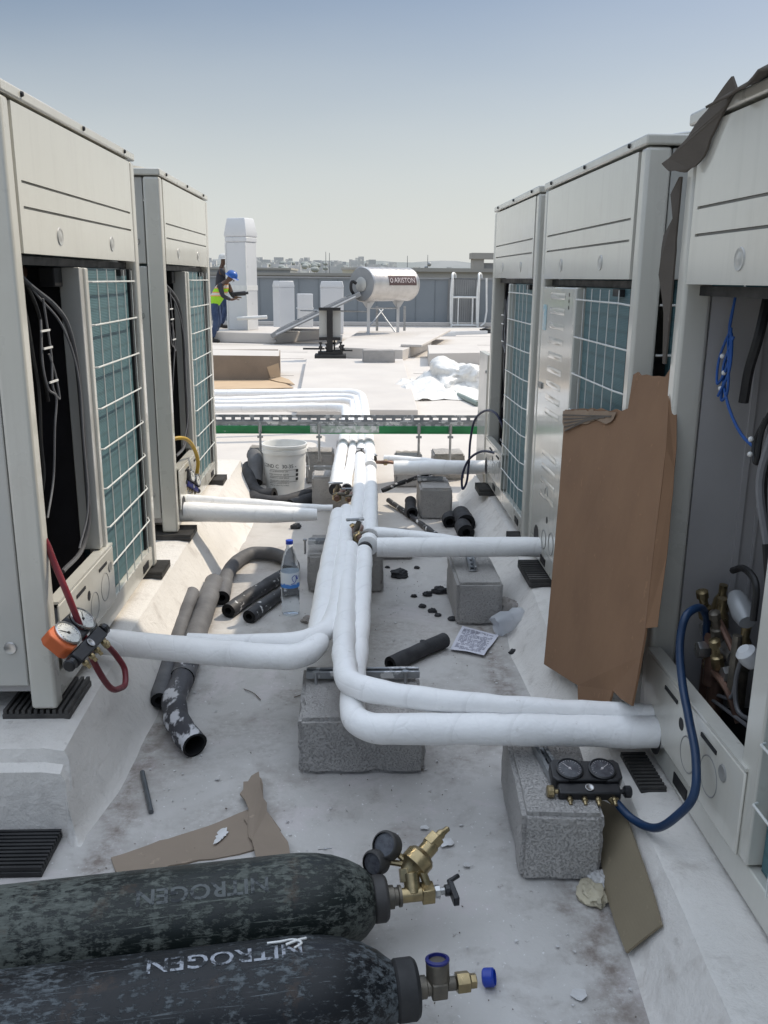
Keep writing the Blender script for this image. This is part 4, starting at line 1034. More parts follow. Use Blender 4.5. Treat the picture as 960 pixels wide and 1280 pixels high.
b = MB(); b.cbox((.209, 0, ZB), (.032, .044, .036)); b.cyl((.209, .0, ZB), (.209, .012, ZB + .048), .0235, n=20); b.cyl((.225, 0, ZB), (.246, 0, ZB), .0135, n=14); b.build('valve_body', M['brassdull'], cB, bevel=.003)
b = MB(); b.lathe([(.021, 0), (.021, .026), (.015, .028), (.015, .040), (.012, .041)], (.2465, 0, ZB), (1, 0, 0), 6); b.build('gland_nut', M['brass'], cB, bevel=.001)
b = MB(); o = V((.209, .012, ZB + .048)); ax = V((0, .012, .048)).normalized(); b.lathe([(.0245, 0), (.0245, .004), (.018, .006), (.016, -.008), (.001, -.009)], o, ax, 20, 0, False, False); b.build('thread_cap', M['darkblue'], cB)
def on_cyl(R_, zc, x0, a0, flip):
    # flat text (x along, y up) wrapped on a cylinder lying along local X; flip turns it upside down for the viewer
    def fn(c):
        x = x0 - c.x * flip; a = a0 + flip * c.y / R_
        return V((x, -math.sin(a) * (R_ + .0007), zc + math.cos(a) * (R_ + .0007)))
    return fn
text_obj('stencil_lettering', 'NITROGEN', .052, M['stencilB'], None, cB, on_cyl(r2, ZB, -.205, math.radians(-4), 1), sx=1.12, cut=2, bold=.012)
text_obj('stencil_lettering', 'NITROGEN', .048, M['stencilA'], None, cA, on_cyl(r, ZC, -.27, math.radians(22), 1), sx=1.15, cut=2, bold=.02)
b = MB()
b.tube([(-.125, .035, ZB + .1165), (-.10, .03, ZB + .121), (-.075, .034, ZB + .119), (-.06, .02, ZB + .121), (-.075, .008, ZB + .1215)], .0024, 6, 4)
b.tube([(-.09, .02, ZB + .121), (-.065, .03, ZB + .12), (-.05, .036, ZB + .117)], .0028, 6, 4)
o = b.build('string_scrap', M['white']); o.location = (-.035, 1.428, 0); o.rotation_euler = (0, 0, math.radians(7.8)); tag(o, 'white scrap of string lying on the near cylinder', 'string')
b = MB(); b.lathe([(.017, 0), (.0195, .003), (.0195, .022), (.016, .026), (.016, .008), (.001, .007)], (0, 0, 0), (1, -.25, .25), 20, 0, True, False)
tag(b.build('thread_protector', M['bluecap'], loc=(.285, 1.585, .018)), 'small bright blue plastic cap lying on the floor beside the cylinders', 'plastic cap')

# ================================================================ GAUGE MANIFOLDS AND HOSES
def manifold(label, o, xa, za, guard, dial, scale=1., bar='blackpl', shaded=False):
    t = thing('gauge_manifold', label, 'gauge')
    t.matrix_world = frame(o, xa, za) @ Matrix.Scale(scale, 4)
    out = [(-.10, -.044), (.10, -.044), (.115, -.03), (.115, .03), (.10, .044), (-.10, .044), (-.115, .03), (-.115, -.03)]
    b = MB(); b.prism([(x * .995, y) for x, y in out], Matrix.Translation((0, .02, -.02)), .04); b.build('gauge_housing', M['blackpl'], t, bevel=.006, seg=3)
    for s in (-1, 1):
        b = MB(); b.prism([(s * q[0], q[1]) for q in ([(.062, -.049), (.106, -.049), (.121, -.032), (.121, .032), (.106, .049), (.062, .049)])], Matrix.Translation((0, .02, -.024)), .046)
        if not (guard == 'orange' and s == 1): b.build('rubber_guard', M['orange'] if guard == 'orange' else (M['green'] if guard == 'green' and s == -1 else M['blackpl']), t, bevel=.006, seg=3)
        c = (s * .056, .02, .0225)
        b = MB(); b.lathe([(.047, 0), (.047, .006), (.042, .009), (.040, .004)], c, (0, 0, 1), 32, 0, True, False); d = b.build('bezel', M['blackpl'] if shaded else M['steel'], t)
        b = MB(); b.lathe([(.040, .004), (.001, .0045)], c, (0, 0, 1), 32, 0, False, False); b.build('dial', M[dial], d)
        b = MB()
        for k in range(19):
            a = math.radians(-130 + k * 14.4) + PI / 2
            R0 = .030 if k % 3 == 0 else .033
            p0 = V(c) + V((math.cos(a) * R0, math.sin(a) * R0, .0052)); p1 = V(c) + V((math.cos(a) * .037, math.sin(a) * .037, .0052))
            b.cyl(p0, p1, .0006, n=4)
        b.build('scale_marks', M['text'] if not shaded else M['labeltext'], d)
        b = MB(); a = 2.3 if s < 0 else .7
        b.cyl(V(c) + V((-math.cos(a) * .008, -math.sin(a) * .008, .0058)), V(c) + V((math.cos(a) * .030, math.sin(a) * .030, .0058)), .0011, n=5); b.lathe([(.005, 0), (.004, .003)], V(c) + V((0, 0, .0050)), (0, 0, 1), 10)
        b.build('needle', M['text'] if not shaded else M['labeltext'], d)
    b = MB(); b.box(-.105, .105, -.075, -.03, -.024, .012); br = b.build('manifold_bar', M[bar], t, bevel=.005)
    b = MB(); b.lathe([(.013, 0), (.015, .003), (.011, .0035), (.008, .002), (.001, .002)], (0, -.052, .0125), (0, 0, 1), 24); b.build('sight_glass', M['steel'], br)
    for s in (-1, 1):
        b = MB(); b.cyl((s * .106, -.052, -.006), (s * .118, -.052, -.006), .008, n=10); b.lathe([(.016, 0), (.021, .004), (.021, .022), (.016, .026)], (s * .118, -.052, -.006), (s, 0, 0), 10)
        b.build('knob', M['brass'] if (shaded and s < 0) else M['blackpl'], br)
    for x in (-.07, -.02, .025, .08):
        b = MB(); b.lathe([(.008, 0), (.010, .004), (.010, .014), (.0065, .016), (.0065, .030)], (x, -.0755, -.008), (0, -1, -.1), 8); b.build('hose_port', M['brass'], br)
    return t
def hose(label, pts, r, mat, cat='hose', ends=True):
    t = thing('rubber_hose', label, cat, pts[0]); o = V(pts[0])
    P = [V(p) - o for p in pts]
    b = MB(); b.tube(P, r, 12, 10); b.build('hose_tube', M[mat], t)
    if ends:
        for a, c in ((P[0], P[1]), (P[-1], P[-2])):
            d = (a - c).normalized()
            b = MB(); b.lathe([(r * .9, -.004), (r * 1.25, 0), (r * 1.25, .016), (r * .85, .018), (r * .85, .032), (r * 1.2, .033), (r * 1.2, .045)], a, d, 10); b.build('brass_fitting', M['brass'], t)
    return t
manifold('orange ended two-dial pressure gauge hanging at the near left unit', (-.785, 2.37, .495), (.12, .98, .03), (.66, -.12, .74), 'orange', 'dial', .88)
hose('dark red hose arching out of the near left unit down to the orange gauge', [(-.90, 2.40, .82), (-.865, 2.415, .765), (-.84, 2.405, .70), (-.80, 2.385, .60), (-.77, 2.39, .485), (-.745, 2.40, .385), (-.725, 2.46, .285), (-.72, 2.54, .245), (-.72, 2.60, .232), (-.73, 2.64, .265), (-.75, 2.63, .315), (-.765, 2.595, .365)], .0095, 'redhose')
manifold('black two-dial pressure gauge resting on the right concrete block', (.612, 2.03, .226), (1, -.03, .0), (.0, -.28, .96), 'black', 'dialdark', .76, shaded=True)
hose('thick blue hose looping from the brass valve down to the black gauge on the block', [(.955, 2.165, .52), (.948, 2.165, .575), (.93, 2.135, .635), (.89, 2.095, .675), (.85, 2.07, .664), (.83, 2.045, .607), (.82, 1.985, .528), (.81, 1.895, .467), (.80, 1.81, .411), (.785, 1.765, .345), (.76, 1.79, .272), (.735, 1.85, .20), (.705, 1.935, .172), (.676, 1.975, .192)], .0105, 'bluehose')
manifold('small blue and white gauge set hanging at the far left unit', (-.83, 4.53, .455), (.25, .85, -.5), (.9, -.4, .25), 'black', 'dial', .62, 'darkblue')
hose('thin yellow hose curving out of the far left unit', [(-.93, 4.33, .66), (-.885, 4.335, .705), (-.84, 4.405, .70), (-.82, 4.55, .625), (-.815, 4.63, .53), (-.825, 4.64, .47)], .010, 'yellowhose')
hose('thin navy hose making a loop in front of the farthest right unit', [(.90, 5.11, .62), (.88, 5.136, .67), (.86, 5.17, .71), (.82, 5.40, .697), (.78, 5.53, .619), (.76, 5.55, .489), (.75, 5.515, .34), (.735, 5.50, .215), (.715, 5.50, .18), (.71, 5.52, .25), (.74, 5.50, .36), (.80, 5.36, .45), (.88, 5.09, .487)], .0075, 'navyhose')

# ================================================================ CARDBOARD
def ragged(pts, amp, step, seed, which=None):
    # subdivide the edges of a 3D outline and roughen them inside its own plane
    rn = random.Random(seed); P = [V(p) for p in pts]; out = []
    c = sum(P, V((0, 0, 0))) / len(P)
    for i in range(len(P)):
        a, d = P[i], P[(i + 1) % len(P)]; L = (d - a).length; k = max(1, int(L / step))
        out.append(a)
        am = amp if (which is None or i in which) else amp * .12
        for j in range(1, k):
            q = a.lerp(d, j / k); out.append(q + (q - c).normalized() * rn.uniform(-am, am))
    return out
def curl(o, amt, sc, seed):
    for v in o.data.vertices:
        v.co += V((noise.noise(v.co * sc + V((seed, 0, 0))), noise.noise(v.co * sc + V((0, seed, 5))), noise.noise(v.co * sc + V((9, 0, seed))))) * amt
cb = thing('cardboard_sheet', 'tall brown cardboard sheet leaning against the middle right unit, torn along its top', 'cardboard', (.75, 2.7, .17))
O = V((.75, 2.7, .17))
out = [(.820, 3.356, 1.002), (.828, 3.004, 1.059), (.836, 2.70, 1.092), (.838, 2.64, 1.110), (.849, 2.650, 1.210), (.850, 2.615, 1.222), (.851, 2.59, 1.214), (.854, 2.39, 1.232), (.856, 2.361, 1.259), (.828, 2.262, 1.06), (.792, 2.185, .802), (.763, 2.115, .594), (.750, 2.105, .48), (.743, 2.11, .392), (.740, 2.19, .372), (.738, 2.262, .362), (.716, 2.272, .22), (.707, 2.482, .190), (.714, 2.535, .245), (.700, 2.945, .130), (.735, 3.05, .40), (.780, 3.20, .72)]
b = MB(); b.sheet([V(p) - O for p in ragged(out, .006, .05, 3, (0, 1, 5, 6, 7))], .006); b.build('board', M['card'], cb, flat=True)
off = V((-.0075, 0, .001))
tear = [(.8195, 3.35, .997), (.828, 3.0, 1.053), (.835, 2.72, 1.085), (.833, 2.74, 1.06), (.829, 2.80, 1.035), (.829, 2.92, 1.03), (.823, 3.02, 1.0), (.818, 3.12, .985), (.812, 3.28, .93), (.815, 3.33, .955)]
b = MB(); b.sheet([V(p) - O + off for p in ragged(tear, .012, .025, 8)], .0012); b.build('torn_top_layer', M['cardtorn'], cb, flat=True)
b = MB()
for k in range(5):
    z = .012 * k
    b.sheet([V((.8185 - z * .15, 3.34 - k * .02, .985 - z)) - O + off * 1.3, V((.8335 - z * .15, 2.76 + k * .06, 1.068 - z)) - O + off * 1.3, V((.8328 - z * .15, 2.76 + k * .06, 1.063 - z)) - O + off * 1.3, V((.8178 - z * .15, 3.34 - k * .02, .980 - z)) - O + off * 1.3], .001)
b.build('flute_lines', M['carddark'], cb, flat=True)
fold = [(.858, 2.358, 1.262), (.829, 2.260, 1.06), (.793, 2.182, .802), (.766, 2.118, .61), (.790, 2.10, .62), (.822, 2.165, .80), (.852, 2.25, 1.06), (.872, 2.352, 1.262)]
b = MB(); b.sheet([V(p) - O for p in ragged(fold, .003, .05, 9)], .005); b.build('side_fold', M['card'], cb, flat=True)

# weathered cardboard draped over the near right unit
cw = thing('cardboard_cover', 'dark weathered cardboard draped over the top corner of the nearest right unit', 'cardboard', (.85, 2.2, 1.89))
O = V((.85, 2.2, 1.89))
b = MB(); N1, N2 = 14, 26; vs = []; fs = []
rn = random.Random(4)
ZT = .172 + 1.715
for i in range(N2 + 1):
    y = 2.10 - 1.1 * i / N2
    f = i / N2
    over = .035 + .035 * noise.noise(V((y * 7, 0, 0))) + .010 * rn.random()
    lift = .010 + .022 * min(1, f * 5) + .010 * noise.noise(V((y * 11, 3, 0)))
    if i < 3: over = .03 + (2 - i) * .008
    for j in range(N1 + 1):
        t = j / N1
        x = 1.45 + (.835 - over - 1.45) * t
        z = ZT + .010 + lift * (1 - abs(t - .75) * .8) + .010 * noise.noise(V((x * 9, y * 9, 2)))
        if t > .86: z -= (t - .86) * .34
        vs.append(V((x, y, z)) - O)
for i in range(N2):
    for j in range(N1):
        a = i * (N1 + 1) + j; fs.append((a, a + 1, a + N1 + 2, a + N1 + 1))
b.add(vs, fs); o = b.build('top_sheet', M['carddark'], cw, ang=60); s = o.modifiers.new('Solidify', 'SOLIDIFY'); s.thickness = .006
flap = [(.836, 2.075, 1.918), (.834, 2.14, 1.893), (.828, 2.20, 1.862), (.820, 2.27, 1.820), (.804, 2.35, 1.784), (.796, 2.38, 1.774), (.806, 2.345, 1.752), (.828, 2.29, 1.742), (.838, 2.23, 1.760), (.840, 2.18, 1.805), (.841, 2.13, 1.850), (.841, 2.06, 1.892)]
b = MB(); b.sheet([V(p) - O for p in ragged(flap, .006, .02, 2)], .006); o = b.build('torn_flap', M['carddark'], cw, flat=True); curl(o, .004, 9, 2)
strip = [(.836, 2.355, 1.74), (.828, 2.385, 1.70), (.832, 2.365, 1.64), (.826, 2.405, 1.60), (.820, 2.40, 1.50), (.832, 2.37, 1.40), (.838, 2.362, 1.27), (.842, 2.352, 1.27), (.842, 2.352, 1.5), (.840, 2.352, 1.62), (.840, 2.350, 1.74)]
b = MB(); b.sheet([V(p) - O for p in ragged(strip, .004, .03, 6)], .006); b.build('hanging_strip', M['carddark'], cw, flat=True)

b = MB(); P = [(-.632, 2.035, .006), (-.52, 2.10, .006), (-.50, 2.105, .006), (-.40, 2.17, .006), (-.298, 2.24, .008), (-.255, 2.17, .010), (-.215, 2.085, .008), (-.30, 2.045, .006), (-.47, 2.0, .006), (-.585, 1.94, .006), (-.60, 1.965, .006)]
o = b.sheet(ragged(P, .006, .03, 3), .006).build('cardboard_piece', M['cardgrey'], flat=True); curl(o, .004, 9, 1)
tag(o, 'flat dusty brown cardboard strip with a white paint smear behind the cylinders', 'cardboard')
b = MB(); b.sheet(ragged([(-.365, 2.135, .0135), (-.345, 2.15, .0135), (-.338, 2.13, .0135), (-.355, 2.09, .0135), (-.372, 2.075, .0135)], .006, .006, 6), .0008); b.build('paint_smear', M['flake'], o, flat=True)
b = MB(); P = [(-.305, 2.40, .02), (-.285, 2.41, .03), (-.262, 2.33, .03), (-.255, 2.27, .02), (-.215, 2.17, .014), (-.17, 2.08, .013), (-.155, 1.98, .012), (-.25, 1.98, .012), (-.28, 2.1, .014), (-.295, 2.22, .018), (-.33, 2.30, .02)]
o = b.sheet(ragged(P, .012, .025, 8), .005).build('cardboard_piece', M['cardgrey'], flat=True); curl(o, .010, 10, 4)
tag(o, 'torn ragged cardboard corner sticking up behind the dusty strip', 'cardboard')
b = MB(); P = [(-.21, 2.03, .01), (-.12, 2.02, .02), (-.06, 1.97, .02), (-.05, 1.86, .012), (-.2, 1.84, .012), (-.3, 1.93, .01)]
o = b.sheet(ragged(P, .008, .03, 12), .005).build('cardboard_piece', M['cardgrey'], flat=True); curl(o, .012, 9, 7)
tag(o, 'crumpled cardboard scrap half hidden behind the green cylinder', 'cardboard')
b = MB(); P = [(.680, 2.11, .112), (.706, 2.00, .153), (.700, 1.90, .145), (.694, 1.79, .135), (.688, 1.70, .125), (.680, 1.622, .114), (.620, 1.655, .014), (.622, 1.752, .014), (.628, 1.856, .020), (.645, 1.98, .054)]
o = b.sheet(ragged(P, .002, .06, 4), .006).build('cardboard_piece', M['cardkhaki'], flat=True)
tag(o, 'khaki cardboard sheet leaning on the right plinth beside the gauge block', 'cardboard')

# ================================================================ FOAM TUBES AND FLOOR THINGS
def foam(label, pts, r, mat='foam', rin=.5, rough=.003, group='offcuts of foam pipe insulation', n=18):
    t = thing('foam_tube', label, 'foam tube', pts[0], 0, group); o = V(pts[0])
    b = MB(); b.hollow([V(p) - o for p in pts], r, r * rin, n, 8, rough); b.build('tube', [M[mat], M['hole']], t, ang=60)
    return t
foam('long dusty grey foam tube lying along the left plinth in the sun', [(-.662, 4.05, .06), (-.657, 3.8, .052), (-.648, 3.5, .049), (-.637, 3.2, .048), (-.627, 3.02, .047)], .046, 'foamgrey')
foam('thin grey foam tube tucked between the plinth and the thicker one', [(-.722, 3.80, .10), (-.715, 3.5, .075), (-.70, 3.2, .06), (-.685, 2.92, .05), (-.675, 2.85, .045)], .030, 'foamgrey')
foam('black foam tube smeared with white paint, its ragged end pointing at the viewer', [(-.638, 3.0, .05), (-.62, 2.88, .050), (-.598, 2.76, .050), (-.565, 2.65, .048), (-.528, 2.575, .046), (-.505, 2.53, .045)], lambda t: .045 + .003 * math.sin(t * 20), 'foampaint', .8, .006) if False else None
t = thing('foam_tube', 'black foam tube smeared with white paint, its ragged end pointing at the viewer', 'foam tube', (-.638, 3.0, .05), 0, 'offcuts of foam pipe insulation')
b = MB(); b.hollow([V(p) - V((-.638, 3.0, .05)) for p in [(-.632, 3.10, .053), (-.628, 3.0, .05), (-.625, 2.88, .050), (-.602, 2.76, .050), (-.568, 2.66, .048), (-.528, 2.585, .046), (-.500, 2.545, .042)]], .041, .034, 20, 8, .007, .10); b.build('tube', [M['foampaint'], M['hole']], t, ang=60)
foam('grey foam tube curled in a hook, leaning against the plinth', [(-.605, 3.90, .036), (-.615, 4.05, .036), (-.625, 4.25, .037), (-.60, 4.45, .038), (-.54, 4.58, .04), (-.45, 4.58, .04), (-.37, 4.52, .038), (-.31, 4.40, .036), (-.30, 4.25, .036)], .035, 'foamgrey', .5)
foam('black foam tube with white flecks pointing at the bottle, left of its twin', [(-.555, 3.74, .034), (-.47, 3.95, .034), (-.39, 4.13, .034), (-.31, 4.30, .034)], .033, 'foamspeck', .5)
foam('shorter black foam tube right beside the water bottle', [(-.455, 3.675, .031), (-.40, 3.82, .031), (-.34, 3.96, .031), (-.29, 4.08, .031)], .030, 'foamspeck', .5)
foam('short black foam tube with a dark open end lying in the middle of the floor', [(.150, 3.165, .032), (.23, 3.245, .032), (.31, 3.325, .032), (.385, 3.40, .032)], .031, 'foam', .55)
foam('black foam offcut leaning on the right plinth, upper of the two', [(.685, 5.33, .055), (.69, 5.22, .058), (.69, 5.10, .060)], .056, 'foam', .6)
foam('short black foam plug below the upper offcut on the right plinth', [(.665, 5.08, .05), (.665, 4.99, .05), (.67, 4.93, .05)], .05, 'foam', .5)
foam('curled black foam piece at the right corner of the small block', [(.625, 5.33, .04), (.60, 5.28, .04), (.605, 5.22, .035)], .042, 'foam', .6)
foam('short black foam tube end facing the viewer left of the small block', [(.385, 5.60, .075), (.380, 5.50, .055), (.385, 5.40, .045)], .037, 'foam', .6)
foam('slim speckled tube crossing the floor from the trunk down to the right', [(.25, 5.80, .03), (.34, 5.55, .02), (.43, 5.25, .018), (.50, 5.0, .018)], .017, 'foamspeck', .5)
foam('slim speckled tube rising from the trunk up over the small block', [(.20, 5.62, .14), (.32, 5.66, .18), (.45, 5.68, .22), (.60, 5.70, .27)], .015, 'foamspeck', .5)
foam('dark foam tube coiled on the floor in front of the bucket', [(-.70, 5.93, .045), (-.62, 5.74, .045), (-.50, 5.68, .045), (-.38, 5.76, .05), (-.27, 5.92, .05), (-.18, 6.02, .06)], .045, 'foam', .5)
foam('dark foam tube standing bent between the plinth end and the bucket', [(-.73, 6.2, .17), (-.72, 6.05, .15), (-.68, 5.93, .08), (-.60, 5.85, .05), (-.52, 5.82, .06)], .050, 'foam', .5)
foam('dark foam tube lying under the bucket rim toward the pale block', [(-.40, 5.62, .04), (-.30, 5.72, .05), (-.2, 5.80, .06)], .04, 'foam', .5)
foam('grey foam tube end standing beside the far left plinth corner', [(-.70, 6.25, .25), (-.68, 6.15, .23), (-.67, 6.02, .10)], .052, 'foamgrey', .5)
# water bottle
wb = thing('water_bottle', 'clear plastic water bottle with a blue label standing on the floor', 'bottle', (-.278, 3.79, .001))
prof = [(.020, .004), (.034, .0), (.040, .008), (.041, .05), (.039, .06), (.041, .07), (.0415, .12), (.040, .128), (.0415, .136), (.0415, .215), (.040, .225), (.038, .24), (.030, .275), (.020, .305), (.0145, .315), (.0145, .328), (.0165, .33), (.0165, .334), (.0138, .335), (.0138, .343)]
b = MB(); b.lathe(prof, n=32); b.build('bottle_body', M['pet'], wb, ang=60)
b = MB(); b.lathe([(.0425, .135), (.0426, .14), (.0426, .20), (.0424, .206)], n=32, cap0=False, cap1=False); lb_ = b.build('label', M['bottlelabel'], wb)
b = MB()
b.tube([(.018, -.0392, .165), (.012, -.0415, .185), (.024, -.0356, .195), (.03, -.031, .18), (.022, -.037, .16), (.006, -.0428, .155)], .0014, 6, 5); b.tube([(.03, -.031, .195), (.034, -.026, .175), (.038, -.02, .19)], .0014, 6, 4); b.build('script_mark', M['bluecap'], lb_)
b = MB(); b.lathe([(.0155, .332), (.0165, .334), (.0165, .348), (.015, .350)], n=24); b.build('cap', M['bluecap'], wb)
# crumpled bottle by the block
t = thing('crumpled_bottle', 'crumpled cloudy plastic bottle lying by the plinth beside the block', 'bottle', (.70, 3.56, .055), .35)
b = MB(); rn = random.Random(3); prof = [(.012, -.105), (.013, -.085), (.022, -.07), (.042, -.045), (.047, -.02), (.043, .01), (.048, .04), (.047, .075), (.040, .09), (.022, .088)]
b.lathe(prof, (0, 0, 0), (-1, 0, -.12), 28)
b.v = [tuple(V(q) + V((noise.noise(V(q) * 22), noise.noise(V(q) * 25 + V((3, 0, 0))), noise.noise(V(q) * 19 + V((0, 7, 0))))) * .016) for q in b.v]
b.build('bottle_body', M['petwhite'], t, ang=50)
b = MB(); b.cyl((.104, .002, .012), (.118, .002, .014), .015, n=16); b.build('cap', M['white'], t)
# rag on the flank
def crumple(name, label, cat, c, s, mat, seed, group=None):
    b = MB(); b.sphere((0, 0, 0), 1, 24, 16)
    vs = []
    for q in b.v:
        d = V(q); n1 = noise.noise(d * 1.6 + V((seed, 0, 0))); n2 = noise.noise(d * 4.2 + V((0, seed, 0))); n3 = 1 - abs(noise.noise(d * 3 + V((seed, seed, 0)))) * 2
        k = 1 + .35 * n1 + .22 * n2 + .15 * n3
        z = d.z * k * s[2]
        vs.append((d.x * k * s[0], d.y * k * s[1], max(z, -s[2] * .55)))
    b.v = vs
    return tag(b.build(name, M[mat], loc=(c[0], c[1], c[2] + s[2] * .55), ang=28), label, cat, group)
crumple('crumpled_rag', 'grey crumpled rag lying on the plinth flank behind the crumpled bottle', 'rag', (.69, 3.70, .045), (.06, .05, .035), 'rag', 1.3)
crumple('crumpled_rag', 'small brownish rag by the foot of the water bottle', 'rag', (-.19, 3.70, .001), (.03, .035, .012), 'rag', 5.3)
crumple('crumpled_wrapper', 'crumpled beige wrapper at the near corner of the gauge block', 'wrapper', (.597, 1.855, .001), (.032, .045, .02), 'glove', 2.2)
crumple('crumpled_wrapper', 'whitish crumpled wrapper beside the beige one at the gauge block', 'wrapper', (.625, 1.90, .006), (.022, .03, .02), 'flake', 7.4)
# printed sheet of paper
pp = thing('paper_sheet', 'printed white sheet of paper lying on the floor by the block', 'paper', (.50, 3.43, .003))
P = [V(q) - V((.50, 3.43, .003)) for q in ((.405, 3.355, .004), (.535, 3.285, .012), (.63, 3.50, .006), (.487, 3.61, .004))]
b = MB(); n = 8; vs = []; fs = []
for i in range(n + 1):
    for j in range(n + 1):
        q = P[0].lerp(P[1], i / n).lerp(P[3].lerp(P[2], i / n), j / n); q.z += .006 * (1 + noise.noise(q * 14)); vs.append(q)
for i in range(n):
    for j in range(n): a = i * (n + 1) + j; fs.append((a, a + n + 1, a + n + 2, a + 1))
b.add(vs, fs); b.build('sheet', M['paper'], pp, ang=80)
b = MB(); rn = random.Random(2)
for k in range(17):
    v_ = .08 + k * .05; u0 = .08; 
    while u0 < .9:
        L = rn.uniform(.03, .14); u1 = min(.92, u0 + L)
        if rn.random() < .8:
            q = [P[0].lerp(P[1], uu).lerp(P[3].lerp(P[2], uu), vv) for uu, vv in ((u0, v_), (u1, v_), (u1, v_ + .022), (u0, v_ + .022))]
            for z in q: z.z += .006 * (1 + noise.noise(z * 14)) + .0012
            b.add(q, [(0, 1, 2, 3)])
        u0 = u1 + .02
b.build('print_lines', M['ink'], pp, flat=True)
# small black scraps, rod, flakes
def scrap(x, y, s, label, mat='foam', seed=0, h=.5):
    return crumple('foam_scrap', label, 'scrap', (x, y, .001), (s, s * .75, s * h), mat, seed, 'small black scraps on the floor')
scrap(.244, 4.30, .045, 'lens shaped black foam scrap right of the trunk below the thick branch', seed=3, h=.55)
scrap(.43, 4.06, .035, 'black foam scrap touching the left side of the block with the channel', seed=4)
for i, (x, y, s, l) in enumerate(((.369, 4.02, .022, 'forked black scrap, farthest of the small ones in the open floor'), (.30, 4.00, .014, 'tiny black scrap left of the forked one'), (.330, 3.86, .016, 'black scrap in the middle of the open floor'), (.372, 3.80, .018, 'black scrap in line with the block, upper of the pair'),
        (.392, 3.75, .015, 'black scrap in line with the block, lower of the pair'), (.452, 3.70, .018, 'black scrap at the left bottom corner of the block'), (.345, 4.43, .014, 'tiny black scrap just below the thick branch pipe'), (.19, 4.44, .012, 'tiny black crumb right of the trunk'),
        (-.34, 5.21, .03, 'black scrap on the shaded floor above the water bottle'), (-.50, 4.08, .014, 'black crumb inside the curled grey tube'), (.665, 3.33, .018, 'black scrap on the right plinth foot below the paper'), (.30, 3.45, .012, 'black crumb beyond the end of the short foam tube'), (.145, 1.93, .014, 'black crumb behind the regulator'))):
    scrap(x, y, s, l, seed=i * 2.3, h=.6)
b = MB(); b.cyl((-.645, 2.447, .008), (-.572, 2.235, .008), .0075, n=12)
tag(b.build('steel_rod', M['rod']), 'short dark steel rod lying on the floor by the left plinth', 'rod')
def scatter(name, n, region, smin, smax, mat, seed, zmax=.004, kind='stuff'):
    rn = random.Random(seed); b = MB()
    for _ in range(n):
        x = rn.uniform(region[0], region[1]); y = rn.uniform(region[2], region[3])
        if noise.noise(V((x * 3.1, y * 3.1, seed))) < rn.uniform(-.15, .55): continue
        s = rn.uniform(smin, smax) * (1.6 if rn.random() < .08 else 1); k = rn.randint(4, 7); a0 = rn.random() * 6.28
        pts = []
        for j in range(k):
            a = a0 + 2 * PI * j / k; q = s * rn.uniform(.5, 1.2); pts.append(V((x + q * math.cos(a), y + q * math.sin(a) * .8, .0025 + rn.uniform(0, zmax))))
        b.sheet(pts, .0012)
    o = b.build(name, mat, flat=True); o['kind'] = kind; return o
scatter('paint_flakes', 900, (-.66, .60, 1.35, 4.4), .0014, .0058, M['flake'], 11)
scatter('floor_grit', 900, (-.70, .66, 1.4, 4.6), .0008, .0028, M['grit'], 23)
for i, (x, y, s, l) in enumerate(((.257, 2.075, .026, 'large white paint flake on the floor right of the regulator'), (.487, 1.545, .020, 'white paint flake at the bottom right of the floor'), (.20, 2.145, .016, 'white paint flake above the regulator'), (.30, 1.98, .013, 'small white flake near the gauge block'), (-.20, 1.99, .012, 'white flake beside the dusty cardboard'))):
    rn = random.Random(40 + i); b = MB(); b.sheet([(x + s * rn.uniform(.6, 1.1) * math.cos(a), y + s * rn.uniform(.5, 1) * math.sin(a), .004 + rn.uniform(0, .005)) for a in [q * PI / 4 for q in range(8)]], .0015)
    tag(b.build('paint_flake', M['flake'], flat=True), l, 'paint flake', 'larger paint flakes')
for i, (p, q, l) in enumerate((((-.40, 3.02, .004), (-.33, 2.93, .004), 'thin brown twig on the floor below the wrapped elbow'), ((-.21, 2.95, .004), (-.13, 3.0, .004), 'thin twig beside the near middle block'))):
    b = MB(); b.tube([p, V(p).lerp(V(q), .5) + V((.006, .004, .002)), q], .0018, 6, 4); tag(b.build('twig', M['grit']), l, 'twig')
# bucket
bk = thing('plastic_bucket', 'white plastic bucket printed 30-35 standing among dark foam tubes', 'bucket', (-.470, 6.12, .001))
b = MB(); b.lathe([(.128, .0), (.132, .004), (.150, .290), (.150, .300), (.158, .302), (.158, .330), (.153, .331), (.153, .345), (.159, .347), (.159, .362), (.150, .363), (.146, .355), (.128, .02), (.001, .018)], n=48, cap1=False); b.build('bucket_body', M['white'], bk, ang=40)
def on_bucket(c, a0, z0):
    z = z0 + c.y; R_ = .1325 + .018 * z / .29 + .0006
    a = a0 + c.x / R_
    return V((R_ * math.sin(a), -R_ * math.cos(a), z))
for body, size, a0, z0, sx in (('COND C  30-35 -', .036, -.28, .222, 1.0), ('for professional use', .014, -.25, .188, 1.25), ('keep container tightly', .014, -.25, .166, 1.2), ('closed in a cool place', .014, -.25, .142, 1.2), ('mix well before application', .011, -.25, .122, 1.2), ('apply two coats by brush or', .011, -.25, .104, 1.2), ('roller on clean dry surface', .011, -.25, .088, 1.2)):
    text_obj('print', body, size, M['text'], None, bk, lambda c, a0=a0, z0=z0: on_bucket(c, a0, z0), sx=sx)
b = MB()
for z in (.196, .112, .150):
    vs = [on_bucket(V((x, z, 0)), 0, 0) for x in [-.10 + .02 * k for k in range(11)]] + [on_bucket(V((x, z + .0022, 0)), 0, 0) for x in [-.10 + .02 * k for k in range(11)]]
    b.add([q * 1.0 for q in vs], [(k, k + 1, k + 12, k + 11) for k in range(10)])
